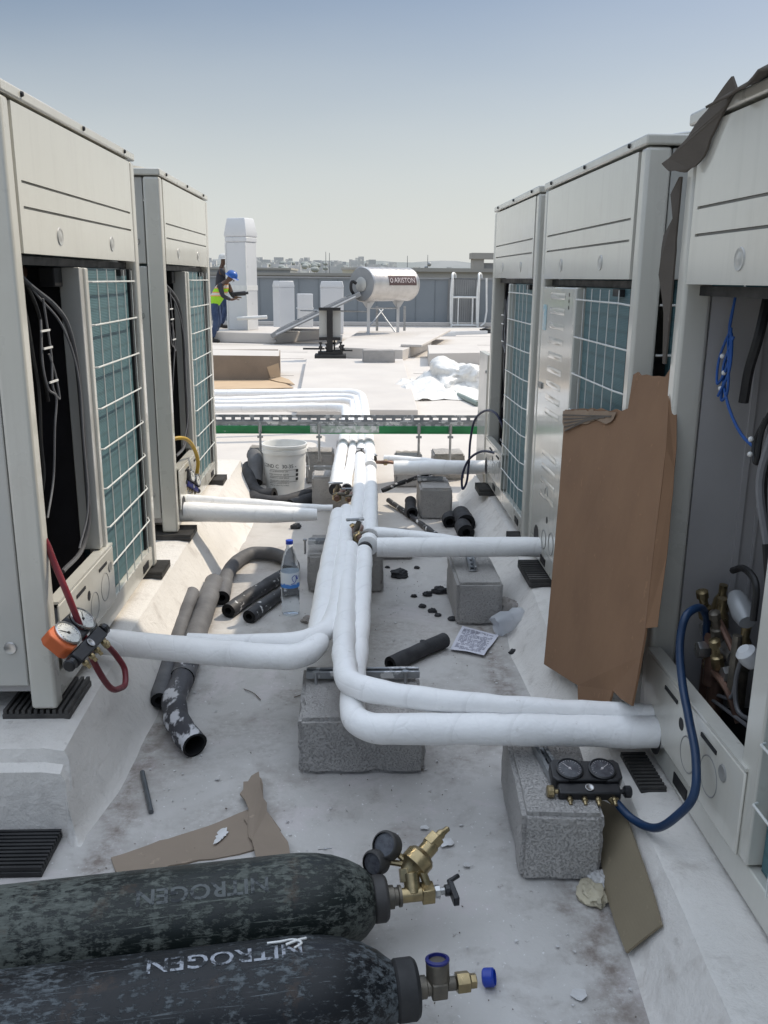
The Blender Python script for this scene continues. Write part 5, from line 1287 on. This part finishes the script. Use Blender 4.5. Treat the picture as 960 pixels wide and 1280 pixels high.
for z in (.12, .15, .18):
    vs = [on_bucket(V((x, zz, 0)), .62, 0) for zz in (z, z + .02) for x in (0, .01, .02)]; b.add(vs, [(0, 1, 4, 3), (1, 2, 5, 4)])
b.build('print_block', M['text'], bk, flat=True)
b = MB(); b.tube([(.150, -.045, .31), (.175, -.06, .25), (.180, -.05, .19), (.172, .0, .17), (.165, .05, .24), (.152, .06, .31)], .0025, 6, 6); b.build('handle', M['galv'], bk)
crumple('cable_coil', 'small black tangle on the floor left of the bucket', 'cable', (-.60, 6.95, .001), (.10, .05, .03), 'rubber', 6.1)
# ================================================================ FAR ROOF THINGS
# tall white duct cowl
dc = thing('duct_cowl', 'tall white sheet metal duct cowl with a tapered head beside the worker', 'duct', (-2.64, 22.15, 0), math.radians(-27))
def tower(b, rows, d):
    vs = []; fs = []
    for (w, z) in rows: vs += [(-w, -w * d, z), (w, -w * d, z), (w, w * d, z), (-w, w * d, z)]
    for i in range(len(rows) - 1):
        for k in range(4): fs.append((i * 4 + k, i * 4 + (k + 1) % 4, i * 4 + 4 + (k + 1) % 4, i * 4 + 4 + k))
    n = len(rows) - 1; fs.append((0, 3, 2, 1)); fs.append((n * 4, n * 4 + 1, n * 4 + 2, n * 4 + 3)); b.add(vs, fs); return b
b = MB(); tower(b, [(.285, .24), (.285, 2.28)], .8); b.build('duct_body', M['whitemetal'], dc, bevel=.012)
b = MB(); tower(b, [(.300, 2.283), (.302, 2.40)], .8); b.build('collar', M['whitemetal'], dc, bevel=.02)
b = MB(); tower(b, [(.302, 2.403), (.315, 2.45), (.25, 2.81), (.235, 2.83)], .8); b.build('tapered_head', M['whitemetal'], dc, bevel=.01)
b = MB(); tower(b, [(.292, 1.17), (.292, 1.29)], .8); b.build('strap', M['white'], dc)
b = MB()
for s in (-1, 1): b.box(s * .285 - .012, s * .285 + .012, -.250, -.226, .25, 2.27)
b.build('corner_trim', M['white'], dc)
b = MB(); b.cyl((-.1, -.42, .52), (.62, -.42, .56), .045, n=12); tag(b.build('white_pipe', M['white'], loc=(-2.64, 22.15, 0)), 'short white pipe stub crossing in front of the duct cowl foot', 'pipe')
# low white curbs
b = MB(); b.prism([(-3.9, 21.3), (-1.75, 20.75), (-.65, 22.4), (-.9, 23.3), (-3.9, 23.6)], Matrix(), .24); struct(b.build('roof_curb', M['cleanroof'], bevel=.02))
def vent_box(label, x, y, rz, w, d, h, cap=True, skirt=True):
    t = thing('vent_box', label, 'vent', (x, y, 0), rz, 'white box vents by the parapet')
    b = MB(); b.box(-w / 2, w / 2, -d / 2, d / 2, 0, h); b.build('body', M['whitemetal'], t, bevel=.012)
    if cap:
        b = MB(); tower(b, [(w / 2 * 1.02, h + .002), (w / 2 * 1.02, h + .05), (w / 2 * .92, h + .17)], d / w); b.build('cap', M['whitemetal'], t, bevel=.01)
    else:
        b = MB(); b.box(-w / 2 - .02, w / 2 + .02, -d / 2 - .02, d / 2 + .02, h * .60, h * .64); b.build('rib', M['whitemetal'], t)
    return t
vent_box('white box vent with a stained cap, leftmost of the three by the parapet', -1.86, 25.0, math.radians(32), .46, .40, 1.22)
vent_box('lower white box vent between the two taller ones', -1.32, 25.8, math.radians(8), .42, .4, 1.04, False)
vent_box('white box vent behind the black bracket, right of the other two', -.53, 24.9, 0, .62, .5, 1.22)
# black stand
bs = thing('pipe_stand', 'black adjustable stand with a bolted base and grey plate on the white roof', 'stand', (-.40, 16.68, 0))
b = MB(); b.box(-.28, .30, -.2, .2, .002, .11); b.build('base', M['rubber'], bs, bevel=.01)
b = MB(); b.box(-.22, .24, -.14, .14, .113, .16); b.box(-.5, -.1, -.03, .03, .19, .22); b.box(.0, .42, -.03, .03, .165, .19); b.build('clamp_bar', M['blackpl'], bs)
for x, y, h in ((-.17, -.1, .30), (.2, -.1, .31), (.08, .1, .36), (-.06, .1, .27), (.24, .05, .25)):
    b = MB(); b.cyl((x, y, .16), (x, y, h), .016, n=8); b.lathe([(.04, 0), (.04, .04)], (x, y, h - .08), (0, 0, 1), 6); b.lathe([(.035, 0), (.035, .03)], (x, y, h), (0, 0, 1), 6); b.build('bolt', M['blackpl'], bs)
b = MB(); b.box(-.055, .055, -.05, .05, .162, .955); b.box(-.012, .012, -.07, -.052, .17, .95); b.build('post', M['blackpl'], bs)
b = MB(); b.box(-.20, .20, .06, .16, .36, .95); b.build('plate', M['sidegrey'], bs)
for z_ in (.36, .90):
    b = MB(); b.box(-.20, .20, -.02, .058, z_, z_ + .055); b.build('crossbar', M['blackpl'], bs)
# solar water heater
sw = thing('solar_water_heater', 'solar water heater with a horizontal silver tank on a white steel stand', 'water heater', (.70, 21.4, 0))
TX0, TX1 = -.48, .78; TZ, TR = 1.345, .395
ax = V((.68, .73, 0)).normalized()
c0 = V((-.445, -.45, TZ)); 
b = MB(); b.lathe([(.30, -.035), (.375, -.03), (TR, .0), (TR, .012), (TR - .008, .02), (TR - .008, 1.58), (TR, 1.588), (TR, 1.60), (.375, 1.64), (.30, 1.65)], c0, ax, 48); tk = b.build('tank', M['silver'], sw)
b = MB(); b.lathe([(.374, -.034), (.30, -.038), (.14, -.040), (.001, -.040)], c0, ax, 40, 0, False, False); b.build('end_cap', M['greymetal'], tk)
b = MB(); b.lathe([(.16, -.042), (.165, -.055), (.13, -.075), (.001, -.080)], c0, ax, 32, 0, False, False); b.build('cover_disc', M['sidegrey'], tk)
# label on the front of the jacket
perp = V((-ax.y, ax.x, 0))
def on_tank(c, lift=.001):
    a = math.radians(14) + c.y / TR
    p = c0 + ax * (1.0 + c.x)
    return p + (-perp * math.cos(a) + V((0, 0, 1)) * math.sin(a)) * (TR - .008 + lift)
b = MB(); vs = []; fs = []
for i in range(9):
    for j in range(9): vs.append(on_tank(V((-.50 + 1.0 * i / 8, -.115 + .23 * j / 8, 0)), .003))
for i in range(8):
    for j in range(8): a = i * 9 + j; fs.append((a, a + 9, a + 10, a + 1))
b.add(vs, fs); lbl = b.build('brand_label', M['tanklabel'], tk)
text_obj('lettering', 'ARISTON', .165, M['labeltext'], None, lbl, lambda c: on_tank(V((c.x + .06, c.y - .005, 0)), .008), sx=1.12, cut=1)
b = MB(); 
for k in range(24):
    a0, a1 = 2 * PI * k / 24, 2 * PI * (k + 1) / 24
    if 5 < k < 8: continue
    b.add([on_tank(V((-.42 + r_ * math.cos(a), r_ * math.sin(a), 0)), .008) for a in (a0, a1) for r_ in (.036, .056)], [(0, 1, 3, 2)])
b.build('round_emblem', M['labeltext'], lbl)
# stand legs
for p, q in (((-.30, 0, 0), (-.24, 0, .96)), ((.52, .95, 0), (.50, .12, .98))):
    pass
for x, y in ((-.30, -.10), (.44, .72)):
    b = MB(); b.box(x - .035, x + .035, y - .035, y + .035, .09, .92); b.build('leg', M['whitemetal'], sw)
    b = MB(); tower(b, [(.21, 0), (.20, .03), (.05, .20)], .8); o = b.build('foot', M['whitemetal'], sw); o.location = (x, y, .001)
    b = MB(); b.add([(x - .20, y, 1.03), (x + .20, y, 1.03), (x + .05, y, .80), (x - .05, y, .80), (x - .20, y + .05, 1.03), (x + .20, y + .05, 1.03), (x + .05, y + .05, .80), (x - .05, y + .05, .80)], [(0, 3, 2, 1), (4, 5, 6, 7), (0, 1, 5, 4), (1, 2, 6, 5), (2, 3, 7, 6), (3, 0, 4, 7)]); b.build('gusset', M['whitemetal'], sw)
for x, y in ((-.05, 1.5), (.66, 1.7)):
    b = MB(); b.box(x - .03, x + .03, y - .03, y + .03, 0, .8); b.build('leg', M['galv'], sw)
for p, q in (((-.30, -.1, .72), (-1.9, -.12, .74)), ((-.30, -.1, .35), (.1, 1.5, .72)), ((.44, .72, .12), (-.05, 1.5, .78)), ((-.30, -.1, .80), (.44, .72, .78))):
    b = MB(); b.cyl(p, q, .018, n=6); b.build('brace', M['galv'], sw)
b = MB(); b.tube([c0 + V((-.14, -.12, .02)), c0 + V((-.24, -.14, .06)), c0 + V((-.26, -.14, -.12)), c0 + V((-.16, -.1, -.26))], .035, 10, 6); b.build('tank_hose', M['rubber'], sw)
# collector panels on a frame, seen from their edge
for nm, off in (('first', 0), ('second', 1.25)):
    Mx = frame((-1.52, -.35 + off, .66), (1, .02, .47), (-.47, 0, 1))
    b = MB(); b.box(-1.12, 1.12, -.55, .55, -.05, .05, 0, Mx); sp = b.build('collector', M['panelblack'], sw, bevel=.008)
    b = MB(); b.box(-1.06, 1.06, -.50, .50, .052, .056, 0, Mx); b.build('glazing', M['glassdark'], sp)
    b = MB(); b.box(-1.0, 1.0, -.565, -.552, -.02, .012, 0, Mx); b.build('edge_trim', M['whitemetal'], sp)
for x in (-2.45, -.95):
    b = MB(); b.box(x - .025, x + .025, -.85, 1.3, .06, .10); b.build('frame_rail', M['galv'], sw)
# block and slabs under the tank
block('grey concrete block on the white roof in front of the water heater', .19, .735, 15.15, 15.5, .30, rz=.04, group='ballast blocks on the far roof', seed=21)
def slab(label, poly, h, z0=.0, mat='cleanroof'):
    b = MB(); b.prism(poly, Matrix.Translation((0, 0, z0)), h); return tag(b.build('white_slab', M[mat], bevel=.01), label, 'slab', 'white slabs under the water heater')
slab('thick white slab under the water heater stand', [(-.35, 17.2), (.95, 16.6), (1.75, 19.6), (1.9, 22.9), (.2, 22.6)], .20)
slab('thin white board overhanging the slab on the right of the heater', [(.95, 17.3), (1.35, 17.2), (2.5, 22.6), (2.0, 22.9)], .05, .203)
slab('low white step right of the water heater slab', [(1.35, 15.6), (2.35, 15.9), (2.5, 17.8), (1.5, 17.6)], .22)
slab('narrow white plank lying near the parapet', [(1.2, 23.2), (3.0, 25.2), (3.1, 25.9), (1.3, 24.2)], .06)
for x, y, l in ((1.9, 23.6, 'white strip lying behind the water heater, left one'), (2.9, 24.6, 'white strip lying behind the water heater, right one')):
    b = MB(); b.box(-1.0, 1.0, -.06, .06, .0, .09); o = b.build('white_strip', M['whitemetal'], loc=(x, y, .001)); o.rotation_euler = (0, 0, .5); tag(o, l, 'strip', 'white strips near the parapet')
# heap of plastic film
bm = bmesh.new(); bmesh.ops.create_icosphere(bm, subdivisions=5, radius=1)
for v in bm.verts:
    d = v.co.copy()
    k = 1 + .42 * noise.noise(d * 1.5 + V((1.7, 0, 0))) + .10 * (1 - abs(noise.noise(d * 2.6)) * 2.6) + .07 * (1 - abs(noise.noise(V((d.x * 3, d.y * 3, d.z * 9)))) * 2.6)
    v.co = V((d.x * k * .44, d.y * k * .50, max(-.05, d.z * k * .33)))
me = bpy.data.meshes.new('film_heap'); bm.to_mesh(me); bm.free(); me.materials.append(M['film']); me.polygons.foreach_set('use_smooth', [True] * len(me.polygons))
o = bpy.data.objects.new('film_heap', me); COL.objects.link(o); o.location = (1.42, 12.3, .06)
tag(o, 'crumpled heap of white plastic film on the far roof at right', 'plastic film')
for i, (p, q, l) in enumerate((((1.30, 11.9, .03), (1.52, 10.55, .03), 'grey green tube poking out under the plastic film heap'), ((1.62, 11.9, .03), (1.90, 10.8, .03), 'second grey tube under the film heap, nearer the right unit'))):
    b = MB(); b.cyl(p, q, .032, n=12); tag(b.build('plastic_tube', pm('grey_green_tube', (.22, .27, .24), None, 9, .5)), l, 'tube')
b = MB(); n = 26; vs = []; fs = []
for i in range(n + 1):
    for j in range(n + 1):
        u_, v_ = i / n - .5, j / n - .5; q = V((u_ * 3.2, v_ * 3.2, 0)); rr_ = math.hypot(u_, v_) * 2
        h_ = max(0, .16 * (1 - rr_) + .10 * noise.noise(q * 1.7 + V((4, 0, 0))) + .07 * abs(noise.noise(q * 4.1))) + .006
        vs.append((u_ * 1.5 * (1 + .25 * noise.noise(q + V((0, 8, 0)))), v_ * 1.7 * (1 + .25 * noise.noise(q + V((0, 0, 8)))), h_))
for i in range(n):
    for j in range(n): a = i * (n + 1) + j; fs.append((a, a + n + 1, a + n + 2, a + 1))
b.add(vs, fs); tag(b.build('film_sheet', M['film'], loc=(1.12, 11.95, .002), ang=40), 'low spread of crumpled white film at the foot of the heap', 'plastic film')
# cardboard box, open, with a flap spread on the roof
cx = thing('cardboard_box', 'open brown cardboard box with one flap spread flat on the far roof at left', 'box', (-1.65, 13.2, 0), math.radians(4))
b = MB(); b.sheet([(-.95, 0, .0), (.58, 0, 0), (.58, 0, .36), (-.95, 0, .38)], .012); b.build('side_panel', M['cardgrey'], cx, flat=True)
b = MB(); b.sheet([(-.95, .012, .0), (-.95, 1.1, 0), (-.95, 1.1, .38), (-.95, .012, .38)], .012); b.sheet([(.58, .012, 0), (.58, 1.1, 0), (.58, 1.1, .36), (.58, .012, .36)], .012); b.sheet([(-.93, 1.1, 0), (.56, 1.1, 0), (.56, 1.1, .37), (-.93, 1.1, .37)], .012); b.build('wall', M['cardgrey'], cx, flat=True)
b = MB(); b.sheet([(-.93, .02, .355), (.57, .02, .345), (.57, 1.09, .345), (-.93, 1.09, .365)], .01); b.build('top_sheet', M['cleanroof'], cx, flat=True)
b = MB(); b.sheet([(-.95, -.02, .012), (.56, -.02, .012), (.78, -1.05, .02), (-.05, -1.25, .03), (-.62, -1.22, .02)], .012); b.build('flap', M['cardtan'], cx, flat=True)
b = MB(); b.sheet([(.42, -.03, .03), (.60, -.03, .06), (.72, -.3, .05), (.80, -.75, .03), (.55, -.35, .03)], .012); b.sheet([(.40, -.016, .20), (.57, -.016, .26), (.60, -.05, .06), (.45, -.04, .04)], .006); b.build('end_flap', M['cardtan'], cx, flat=True)
b = MB(); b.box(-.72, -.55, -.0035, -.0005, .24, .32); b.build('sticker', M['greymetal'], cx)
b = MB(); b.tube([(-.78, 10.15, .02), (-.60, 10.02, .03), (-.42, 9.86, .02), (-.36, 9.80, .02)], .018, 8, 5); tag(b.build('black_strap', M['rubber']), 'short black strap lying beyond the cable tray', 'strap')
crumple('black_bundle', 'small black bundle on the far roof by the farthest right unit', 'bundle', (3.9, 25.5, .001), (.22, .18, .10), 'rubber', 3.3)
# roof access ladder with looped handrails
ld = thing('roof_ladder', 'white roof ladder with looped handrails hooked over the parapet', 'ladder', (3.62, 28.9, 0))
for s in (-1, 1):
    x = s * .42
    b = MB(); b.tube([(x, -.15, 0), (x, -.15, .9), (x, -.14, 1.45), (x, -.05, 1.62), (x + .06, .1, 1.66), (x + .12, .22, 1.60), (x + .13, .25, 1.35), (x + .13, .25, .2), (x + .13, .25, .02)], .035, 8, 6); b.build('handrail', M['white'], ld)
    b = MB(); b.tube([(x - .03, -.19, .1), (x - .05, -.19, 1.0), (x - .02, -.19, 1.5)], .03, 8, 4); b.build('stile', M['white'], ld)
for z_ in (.92, .05):
    b = MB(); b.cyl((-.42, -.15, z_), (.42, -.15, z_), .03, n=8); b.build('rung', M['white'], ld)
for x in (-.22, .24):
    b = MB(); b.cyl((x, -.15, .02), (x, -.15, .92), .022, n=8); b.build('bar', M['white'], ld)
b = MB(); b.tube([(.66, -.1, 1.52), (.66, -.1, .15), (.52, -.1, .03)], .03, 8, 3); b.build('side_bar', M['white'], ld)

# ================================================================ WORKERS
def skin_fig(name, joints, edges, mat, parent, sub=2, root=0):
    me = bpy.data.meshes.new(name); me.from_pydata([j[0] for j in joints], edges, []); me.materials.append(mat)
    o = bpy.data.objects.new(name, me); COL.objects.link(o); o.parent = parent
    md = o.modifiers.new('Skin', 'SKIN'); md.use_smooth_shade = True
    for i, j in enumerate(joints):
        r_ = j[1]; me.skin_vertices[0].data[i].radius = r_ if isinstance(r_, tuple) else (r_, r_)
        me.skin_vertices[0].data[i].use_root = (i == root)
    s = o.modifiers.new('Subdivision', 'SUBSURF'); s.levels = sub; s.render_levels = sub
    return o
def chain(n0, n): return [(n0 + i, n0 + i + 1) for i in range(n - 1)]
def worker(label, loc, rz, lean, helmet, vest, arms):
    # figure faces +X; lean bends the trunk forward about the hips
    t = thing('person', label, 'person', loc, rz)
    hip = V((0, 0, .93))
    def L(x, y, z):       # trunk coordinates above the hip, rotated by the lean
        c, s = math.cos(lean), math.sin(lean); return V((hip.x + x * c + z * s, hip.y + y, hip.z - x * s + z * c))
    head = L(.05, 0, .70); neck = L(.0, 0, .56); chest = L(0, 0, .40)
    J = [(L(0, 0, .05), (.14, .11)), (L(0, 0, .22), (.135, .10)), (chest, (.15, .11)), (L(0, 0, .50), (.10, .08)), (neck, .052), (L(.03, 0, .62), .055), (head, (.075, .088)), (L(.055, 0, .77), .075)]
    E = chain(0, 8)
    shoulders = []
    for s, (el, wr, ha) in zip((-1, 1), arms):
        i = len(J); J += [(L(0, s * .17, .47), .058), (V(el), .045), (V(wr), .030), (V(ha), (.036, .020))]; E += [(2, i)] + chain(i, 4)
        hd = (V(ha) - V(wr)).normalized(); side = V((0, 1, 0)) - hd * hd.y; side.normalize()
        up = hd.cross(side)
        for k in range(4):
            n = len(J); off = side * (.026 - .0175 * k); ln = (.075, .085, .08, .062)[k]
            a = V(ha) + off * 1.0 + hd * .035; J += [(a, .010), (a + hd * ln * .5 - up * .008, .009), (a + hd * ln - up * .03, .008)]; E += [(i + 3, n)] + chain(n, 3)
        n = len(J); a = V(wr).lerp(V(ha), .6) + side * .034; J += [(a, .011), (a + side * .022 + hd * .03, .010), (a + side * .022 + hd * .058, .009)]; E += [(i + 3, n)] + chain(n, 3)
    skin_fig('body', J, E, M['skin'], t)
    # face
    fx = L(.13, 0, .71) - head; fx.normalize(); upv = (L(.05, 0, .9) - head).normalized()
    b = MB()
    for s in (-1, 1): b.sphere(head + fx * .083 + upv * .005 + V((0, s * .032, 0)), .012, 8, 6)
    b.build('eye', M['white'], t)
    b = MB(); b.sphere(head + fx * .098 - upv * .025, .016, 8, 6, (1, .8, 1.4)); b.sphere(head + fx * .088 - upv * .062, .02, 8, 6, (.5, 1.3, .35)); b.build('face_feature', M['skin'], t)
    b = MB()
    for s in (-1, 1): b.sphere(head + V((0, s * .083, 0)) - fx * .005, .026, 8, 6, (.9, .4, 1.3))
    b.build('ear', M['skin'], t)
    # hard hat
    Mx = frame(head + upv * .035, fx, upv)
    b = MB(); n = 20; vs = []; fs = []
    for j, (r_, h) in enumerate(((.150, .0), (.125, .012), (.122, .04), (.108, .085), (.075, .118), (.03, .132), (.001, .134))):
        for k in range(n):
            a = 2 * PI * k / n; e = 1.22 if (j == 0 and math.cos(a) > .2) else 1.08
            vs.append(Mx @ V((math.cos(a) * r_ * e, math.sin(a) * r_, h)))
    for j in range(6):
        for k in range(n): fs.append((j * n + k, j * n + (k + 1) % n, (j + 1) * n + (k + 1) % n, (j + 1) * n + k))
    b.add(vs, fs); b.build('hard_hat', M[helmet], t, ang=60)
    # sleeves (upper arms to wrist), vest, trousers, boots
    for s, (el, wr, ha) in zip((-1, 1), arms):
        skin_fig('sleeve', [(L(0, s * .13, .47), .072), (L(0, s * .19, .45), .068), (V(el), .054), (V(wr), .040)], chain(0, 4), M['sleeve'], t, 2)
    Jv = [(L(-.02, 0, -.16), (.20, .16)), (L(0, 0, .06), (.19, .15)), (L(0, 0, .25), (.195, .15)), (L(0, 0, .42), (.19, .14)), (L(0, 0, .53), (.105, .085))]
    Jv += [(L(0, -.14, .46), .085), (L(0, .14, .46), .085)]
    skin_fig('vest', Jv, chain(0, 5) + [(3, 5), (3, 6)], M[vest], t, 2)
    legs = [((.02, -.10, .86), (.10, -.12, .48), (-.02, -.13, .10)), ((-.02, .10, .86), (.02, .13, .48), (-.16, .15, .10))]
    Jt = [(V((0, 0, .98)), (.16, .125)), (V((0, 0, .90)), (.15, .13))]; Et = [(0, 1)]
    for lg in legs:
        i = len(Jt); Jt += [(V(lg[0]), .098), (V(lg[1]), .075), (V(lg[2]), .062)]; Et += [(1, i)] + chain(i, 3)
    skin_fig('trousers', Jt, Et, M['jeans'], t, 2)
    for lg in legs:
        q = V(lg[2]); skin_fig('boot', [(q + V((0, 0, .02)), .058), (V((q.x, q.y, .055)), .055), (V((q.x + .10, q.y, .045)), (.045, .042)), (V((q.x + .19, q.y, .038)), (.040, .036))], chain(0, 4), M['boot'], t, 2)
    return t
w1 = worker('man in lime safety vest, blue hard hat and jeans leaning toward the tall duct', (-3.17, 21.15, .0), math.radians(-22), math.radians(36), 'helmetblue', 'vest',
       [((.36, -.24, 1.06), (.50, -.12, .98), (.57, -.09, .99)), ((.34, .24, 1.07), (.48, .14, 1.02), (.55, .11, 1.03))])
b = MB(); b.cyl((-.22, 0, -.01), (.10, 0, .02), .05, n=10); b.cyl((.10, 0, .02), (.16, 0, .03), .03, n=10); o = b.build('black_tool', M['blackpl']); o.location = (-2.55, 21.18, 1.10); tag(o, 'black tool held against the duct by the man in the lime vest', 'tool')
w2 = worker('second man in a white hard hat standing mostly hidden behind the duct', (-3.22, 22.6, .245), math.radians(10), math.radians(4), 'helmetwhite', 'sleeve',
       [((.22, -.26, 1.18), (.42, -.12, 1.22), (.50, -.10, 1.24)), ((.22, .26, 1.18), (.42, .14, 1.22), (.50, .12, 1.24))])

# ================================================================ LIGHT, SKY, CAMERA
SUN = V((.72, .48, 1.0)).normalized()
el = math.asin(SUN.z); rot = math.atan2(SUN.x, SUN.y)
w = bpy.data.worlds.new('World'); scene.world = w; w.use_nodes = True
nt = w.node_tree; bg = nt.nodes['Background']
sk = nt.nodes.new('ShaderNodeTexSky'); sk.sky_type = 'NISHITA'; sk.sun_disc = False
sk.sun_elevation = el; sk.sun_rotation = rot; sk.altitude = 100; sk.air_density = 1.0; sk.dust_density = 2.0; sk.ozone_density = 1.0
hs = nt.nodes.new('ShaderNodeHueSaturation'); hs.inputs['Saturation'].default_value = 1.12; hs.inputs['Value'].default_value = .98
nt.links.new(sk.outputs[0], hs.inputs['Color'])
# haze low over the horizon, deeper and brighter sky high up
tc = nt.nodes.new('ShaderNodeTexCoord'); sp_ = nt.nodes.new('ShaderNodeSeparateXYZ'); nt.links.new(tc.outputs['Generated'], sp_.inputs[0])
hz = nt.nodes.new('ShaderNodeMapRange'); hz.interpolation_type = 'SMOOTHSTEP'; hz.inputs['From Min'].default_value = -.02; hz.inputs['From Max'].default_value = .36; hz.inputs['To Min'].default_value = .88; hz.inputs['To Max'].default_value = 0
nt.links.new(sp_.outputs['Z'], hz.inputs['Value'])
hn = nt.nodes.new('ShaderNodeTexNoise'); hn.inputs['Scale'].default_value = 2.2; hn.inputs['Detail'].default_value = 4
hm = nt.nodes.new('ShaderNodeMapping'); hm.inputs['Scale'].default_value = (1, 1, 3.2); nt.links.new(tc.outputs['Generated'], hm.inputs[0]); nt.links.new(hm.outputs[0], hn.inputs['Vector'])
hf = nt.nodes.new('ShaderNodeMath'); hf.operation = 'MULTIPLY_ADD'; hf.use_clamp = True; hf.inputs[1].default_value = .22
nt.links.new(hn.outputs['Fac'], hf.inputs[0]); hs2 = nt.nodes.new('ShaderNodeMath'); hs2.operation = 'SUBTRACT'; nt.links.new(hz.outputs[0], hs2.inputs[0]); hs2.inputs[1].default_value = .10; nt.links.new(hs2.outputs[0], hf.inputs[2])
col = mixc(nt, hf.outputs[0], hs.outputs[0], (8.7, 8.95, 8.75))
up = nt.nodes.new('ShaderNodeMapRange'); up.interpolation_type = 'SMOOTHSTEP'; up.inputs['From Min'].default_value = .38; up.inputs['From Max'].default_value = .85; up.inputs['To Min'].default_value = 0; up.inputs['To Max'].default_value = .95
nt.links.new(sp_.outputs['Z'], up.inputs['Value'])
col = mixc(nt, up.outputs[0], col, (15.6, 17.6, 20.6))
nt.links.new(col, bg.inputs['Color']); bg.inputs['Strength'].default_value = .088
ld_ = bpy.data.lights.new('sun', 'SUN'); ld_.energy = 3.5; ld_.angle = math.radians(.53); ld_.color = (1, .89, .73)
so = bpy.data.objects.new('sun', ld_); COL.objects.link(so); so.location = SUN * 30
so.rotation_euler = SUN.to_track_quat('Z', 'Y').to_euler()

cam = bpy.data.cameras.new('camera'); co = bpy.data.objects.new('camera', cam); COL.objects.link(co)
cam.sensor_fit = 'VERTICAL'; cam.sensor_height = 36; cam.lens = 1103 / 1280 * 36
th, yaw, roll = .259, .038, .009
Hc = 1.485
fwd = V((math.sin(yaw) * math.cos(th), math.cos(yaw) * math.cos(th), -math.sin(th)))
rt = V((math.cos(yaw), -math.sin(yaw), 0)); upc = rt.cross(fwd)
# roll: image rotated clockwise by a small angle
r2_ = rt * math.cos(roll) - upc * (-math.sin(roll)); 
right = rt * math.cos(roll) + upc * math.sin(roll); up2 = upc * math.cos(roll) - rt * math.sin(roll)
Mc = Matrix((right, up2, -fwd)).transposed().to_4x4(); Mc.translation = (0, 0, Hc); co.matrix_world = Mc
cam.clip_start = .02; cam.clip_end = 20000
scene.camera = co
scene.view_settings.view_transform = 'Standard'; scene.view_settings.look = 'None'; scene.view_settings.exposure = 0
